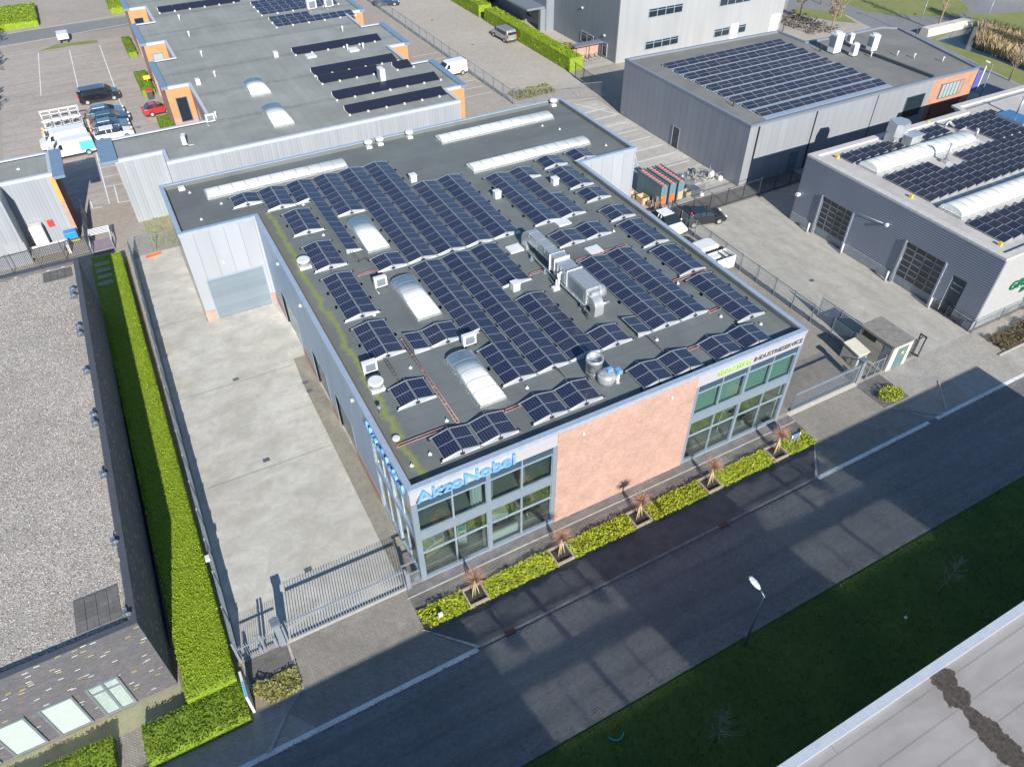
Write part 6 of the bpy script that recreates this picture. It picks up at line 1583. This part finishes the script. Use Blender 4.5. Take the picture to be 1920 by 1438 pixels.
# fallen leaves and grit gathered along the kerbs
b = MB()
for k in range(2600):
    g = R.random()
    if g < .45: x = R.uniform(-25,60); y = -5.35-abs(R.gauss(0,.16))
    elif g < .85: x = R.uniform(-25,60); y = -11.3+abs(R.gauss(0,.35))
    else: x = R.uniform(-1,28); y = R.uniform(-1.7,-1.0)
    s_ = R.uniform(.015,.045); a = R.uniform(0,6.28); c_, d_ = math.cos(a)*s_, math.sin(a)*s_
    b.face([(x-c_,y-d_,.014),(x+d_,y-c_,.02),(x+c_,y+d_,.024),(x-d_,y+c_,.018)])
tag(b.build('leaf_litter', leafy('litter_leaves', [(.10,.065,.035),(.17,.11,.06),(.07,.055,.045)])), 'fallen brown leaves and grit lying along the kerbs', 'leaf litter', kind='stuff')
# grass tufts on the verge
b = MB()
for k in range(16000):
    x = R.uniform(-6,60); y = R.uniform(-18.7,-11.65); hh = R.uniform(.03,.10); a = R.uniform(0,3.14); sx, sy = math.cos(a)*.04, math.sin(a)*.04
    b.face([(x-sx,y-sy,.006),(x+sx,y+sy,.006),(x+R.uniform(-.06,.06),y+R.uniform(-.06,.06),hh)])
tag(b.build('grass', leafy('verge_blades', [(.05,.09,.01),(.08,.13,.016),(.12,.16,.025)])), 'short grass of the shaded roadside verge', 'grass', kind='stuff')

# ================================================================ street furniture
def street_lamp(x, y, h, label, dx=0, dy=1., group=None, head=.8):
    t = thing('street_lamp', label, 'street lamp', (x,y,0), group)
    b = MB(); b.tube((x,y,0),(x,y,h),.075,.045,10); b.tube((x,y,h),(x+dx*.35,y+dy*.35,h+.15),.04,.035,8); b.build('pole', m['steel'], t)
    b = MB(); c = Vector((x+dx*.35,y+dy*.35,h+.15)); e = c+Vector((dx,dy,.12)).normalized()*head; d = (e-c); sd = Vector((-dy,dx,0)).normalized()*.17
    for (f0, w0, z0), (f1, w1, z1) in zip([(0,.3,.03),(.25,.85,.09),(.6,1,.1),(.9,.7,.07)], [(.25,.85,.09),(.6,1,.1),(.9,.7,.07),(1,.2,.02)]):
        P0 = c+d*f0; P1 = c+d*f1
        ring0 = [P0-sd*w0, P0+Vector((0,0,z0)), P0+sd*w0, P0-Vector((0,0,z0*.5))]; ring1 = [P1-sd*w1, P1+Vector((0,0,z1)), P1+sd*w1, P1-Vector((0,0,z1*.5))]
        for i in range(4): j = (i+1)%4; b.face([ring0[i],ring0[j],ring1[j],ring1[i]], 0, True)
    b.build('lamp_head', m['white'], t)
street_lamp(13.77,-11.9,4.75,'grey street lamp with a white head on the shaded verge',0,1.)
street_lamp(111.0,46.0,7,'tall grey street lamp on the grass bank of the canal',1,.2)
street_lamp(104.5,52.0,6,'street lamp with a round white head beside the far road',-.3,1)
street_lamp(89.0,30.0,5,'short street lamp with a white head by the blue banner',0,1)
street_lamp(38.4,108,5,'pale lamp post at the end of the long fence',0,1)
t = thing('info_sign', 'small blue sign on two posts at the right end of the plant bed', 'sign', (26.3,-2.5,0))
b = MB(); b.box(25.95,-2.42,.9,26.75,-2.38,1.35); b.build('panel', plain('sign_blue', (.12,.22,.36), .3), t)
for x in (25.98,26.68):
    b = MB(); b.tube((x,-2.45,0),(x,-2.45,1.4),.03); b.build('post', m['galv'], t)
b = MB(); b.box(-.05-.1,-2.75,.28,.1,-2.6,.55); tag(b.build('white_marker', m['white']), 'small white marker post in the left end of the yellow plant bed', 'post')
for x, lab in ((2.97,'rusty drain cover in the kerb in front of the left glass'),(17.98,'rusty drain cover in the kerb in front of the right glass')):
    b = MB(); b.box(x-.3,-5.38,0,x+.3,-5.1,.085); tag(b.build('gully_cover', plain('rust', (.14,.06,.045), .8)), lab, 'drain')
b = MB()
for k in range(14):
    A = math.pi*1.05+k*.17; B_ = A+.17; c = (5.0,-12.4); b.tube((c[0]+math.cos(A)*.42,c[1]+math.sin(A)*.42,.06),(c[0]+math.cos(B_)*.42,c[1]+math.sin(B_)*.42,.06),.03,n=6)
tag(b.build('blue_hoop', m['cyanp']), 'bent light blue hose piece lying on the verge', 'hose')
b = MB(); b.box(22.6,-15.05,.02,22.78,-14.9,.06); tag(b.build('litter_piece', m['white']), 'small white scrap of litter on the dark verge', 'litter')
for x, y, lab in ((37.3,24.0,'red lamp on the bar gate by the black car'),):
    b = MB(); b.tube((37.85,23.25,1.9),(37.85,23.25,2.2),.09,n=10); tag(b.build('gate_light', m['redlamp']), lab, 'lamp')
b = MB(); b.cbox(-10.45,6.0,1.95,.25,.35,.18); b.tube((-10.45,6.0,1.6),(-10.45,6.0,1.9),.03); tag(b.build('security_camera', m['white']), 'white security camera on the left yard fence', 'camera')

# ================================================================ camera, sun and sky
cam = bpy.data.cameras.new('camera'); co = bpy.data.objects.new('camera', cam); col.objects.link(co)
Rt = Vector((0.879604,-0.475600,-0.004700)); Up = Vector((0.324400,0.592600,0.737300)); Fw = Vector((0.347900,0.650100,-0.675600))
yaw, pitch, roll = 0.491385181, 0.741710825, -0.00637149874
Fw = Vector((math.sin(yaw)*math.cos(pitch), math.cos(yaw)*math.cos(pitch), -math.sin(pitch)))
r0 = Vector((math.cos(yaw), -math.sin(yaw), 0)); u0 = r0.cross(Fw)
Rt = r0*math.cos(roll)+u0*math.sin(roll); Up = -r0*math.sin(roll)+u0*math.cos(roll)
M = Matrix((( Rt.x, Up.x, -Fw.x, -6.52988914),( Rt.y, Up.y, -Fw.y, -23.3851661),( Rt.z, Up.z, -Fw.z, 37.2684601),(0,0,0,1)))
co.matrix_world = M
cam.sensor_width = 36; cam.lens = 1376.56608/1920*36; cam.clip_start = .5; cam.clip_end = 3000
scene.camera = co
EL = rad(27.3); AZ = Vector((-.162,-1,0)).normalized()
sd = Vector((AZ.x*math.cos(EL), AZ.y*math.cos(EL), math.sin(EL)))
su = bpy.data.lights.new('sun', 'SUN'); su.energy = 4.8; su.angle = rad(.5); su.color = (1,.95,.87)
so = bpy.data.objects.new('sun', su); col.objects.link(so); so.rotation_euler = sd.to_track_quat('Z','Y').to_euler(); so.location = (0,-30,60)
wd = bpy.data.worlds.new('World'); scene.world = wd; wd.use_nodes = True
nt = wd.node_tree; bg = nt.nodes['Background']; sky = nt.nodes.new('ShaderNodeTexSky'); sky.sky_type = 'NISHITA'; sky.sun_disc = False
sky.sun_elevation = EL; sky.sun_rotation = math.atan2(sd.x, sd.y); sky.altitude = 10; sky.air_density = 1.15; sky.dust_density = .05; sky.ozone_density = 4.5
nt.links.new(sky.outputs[0], bg.inputs[0]); bg.inputs[1].default_value = .092
vs = scene.view_settings; vs.view_transform = 'Standard'; vs.look = 'None'; vs.exposure = .62; vs.gamma = 1
scene.render.resolution_x = 1024; scene.render.resolution_y = 766
cy = scene.cycles; cy.max_bounces = 8; cy.transparent_max_bounces = 16; cy.use_denoising = True; cy.sample_clamp_indirect = 0; cy.blur_glossy = 0; cy.use_guiding = True; cy.guiding_training_samples = 128; cy.use_adaptive_sampling = False; cy.caustics_reflective = True
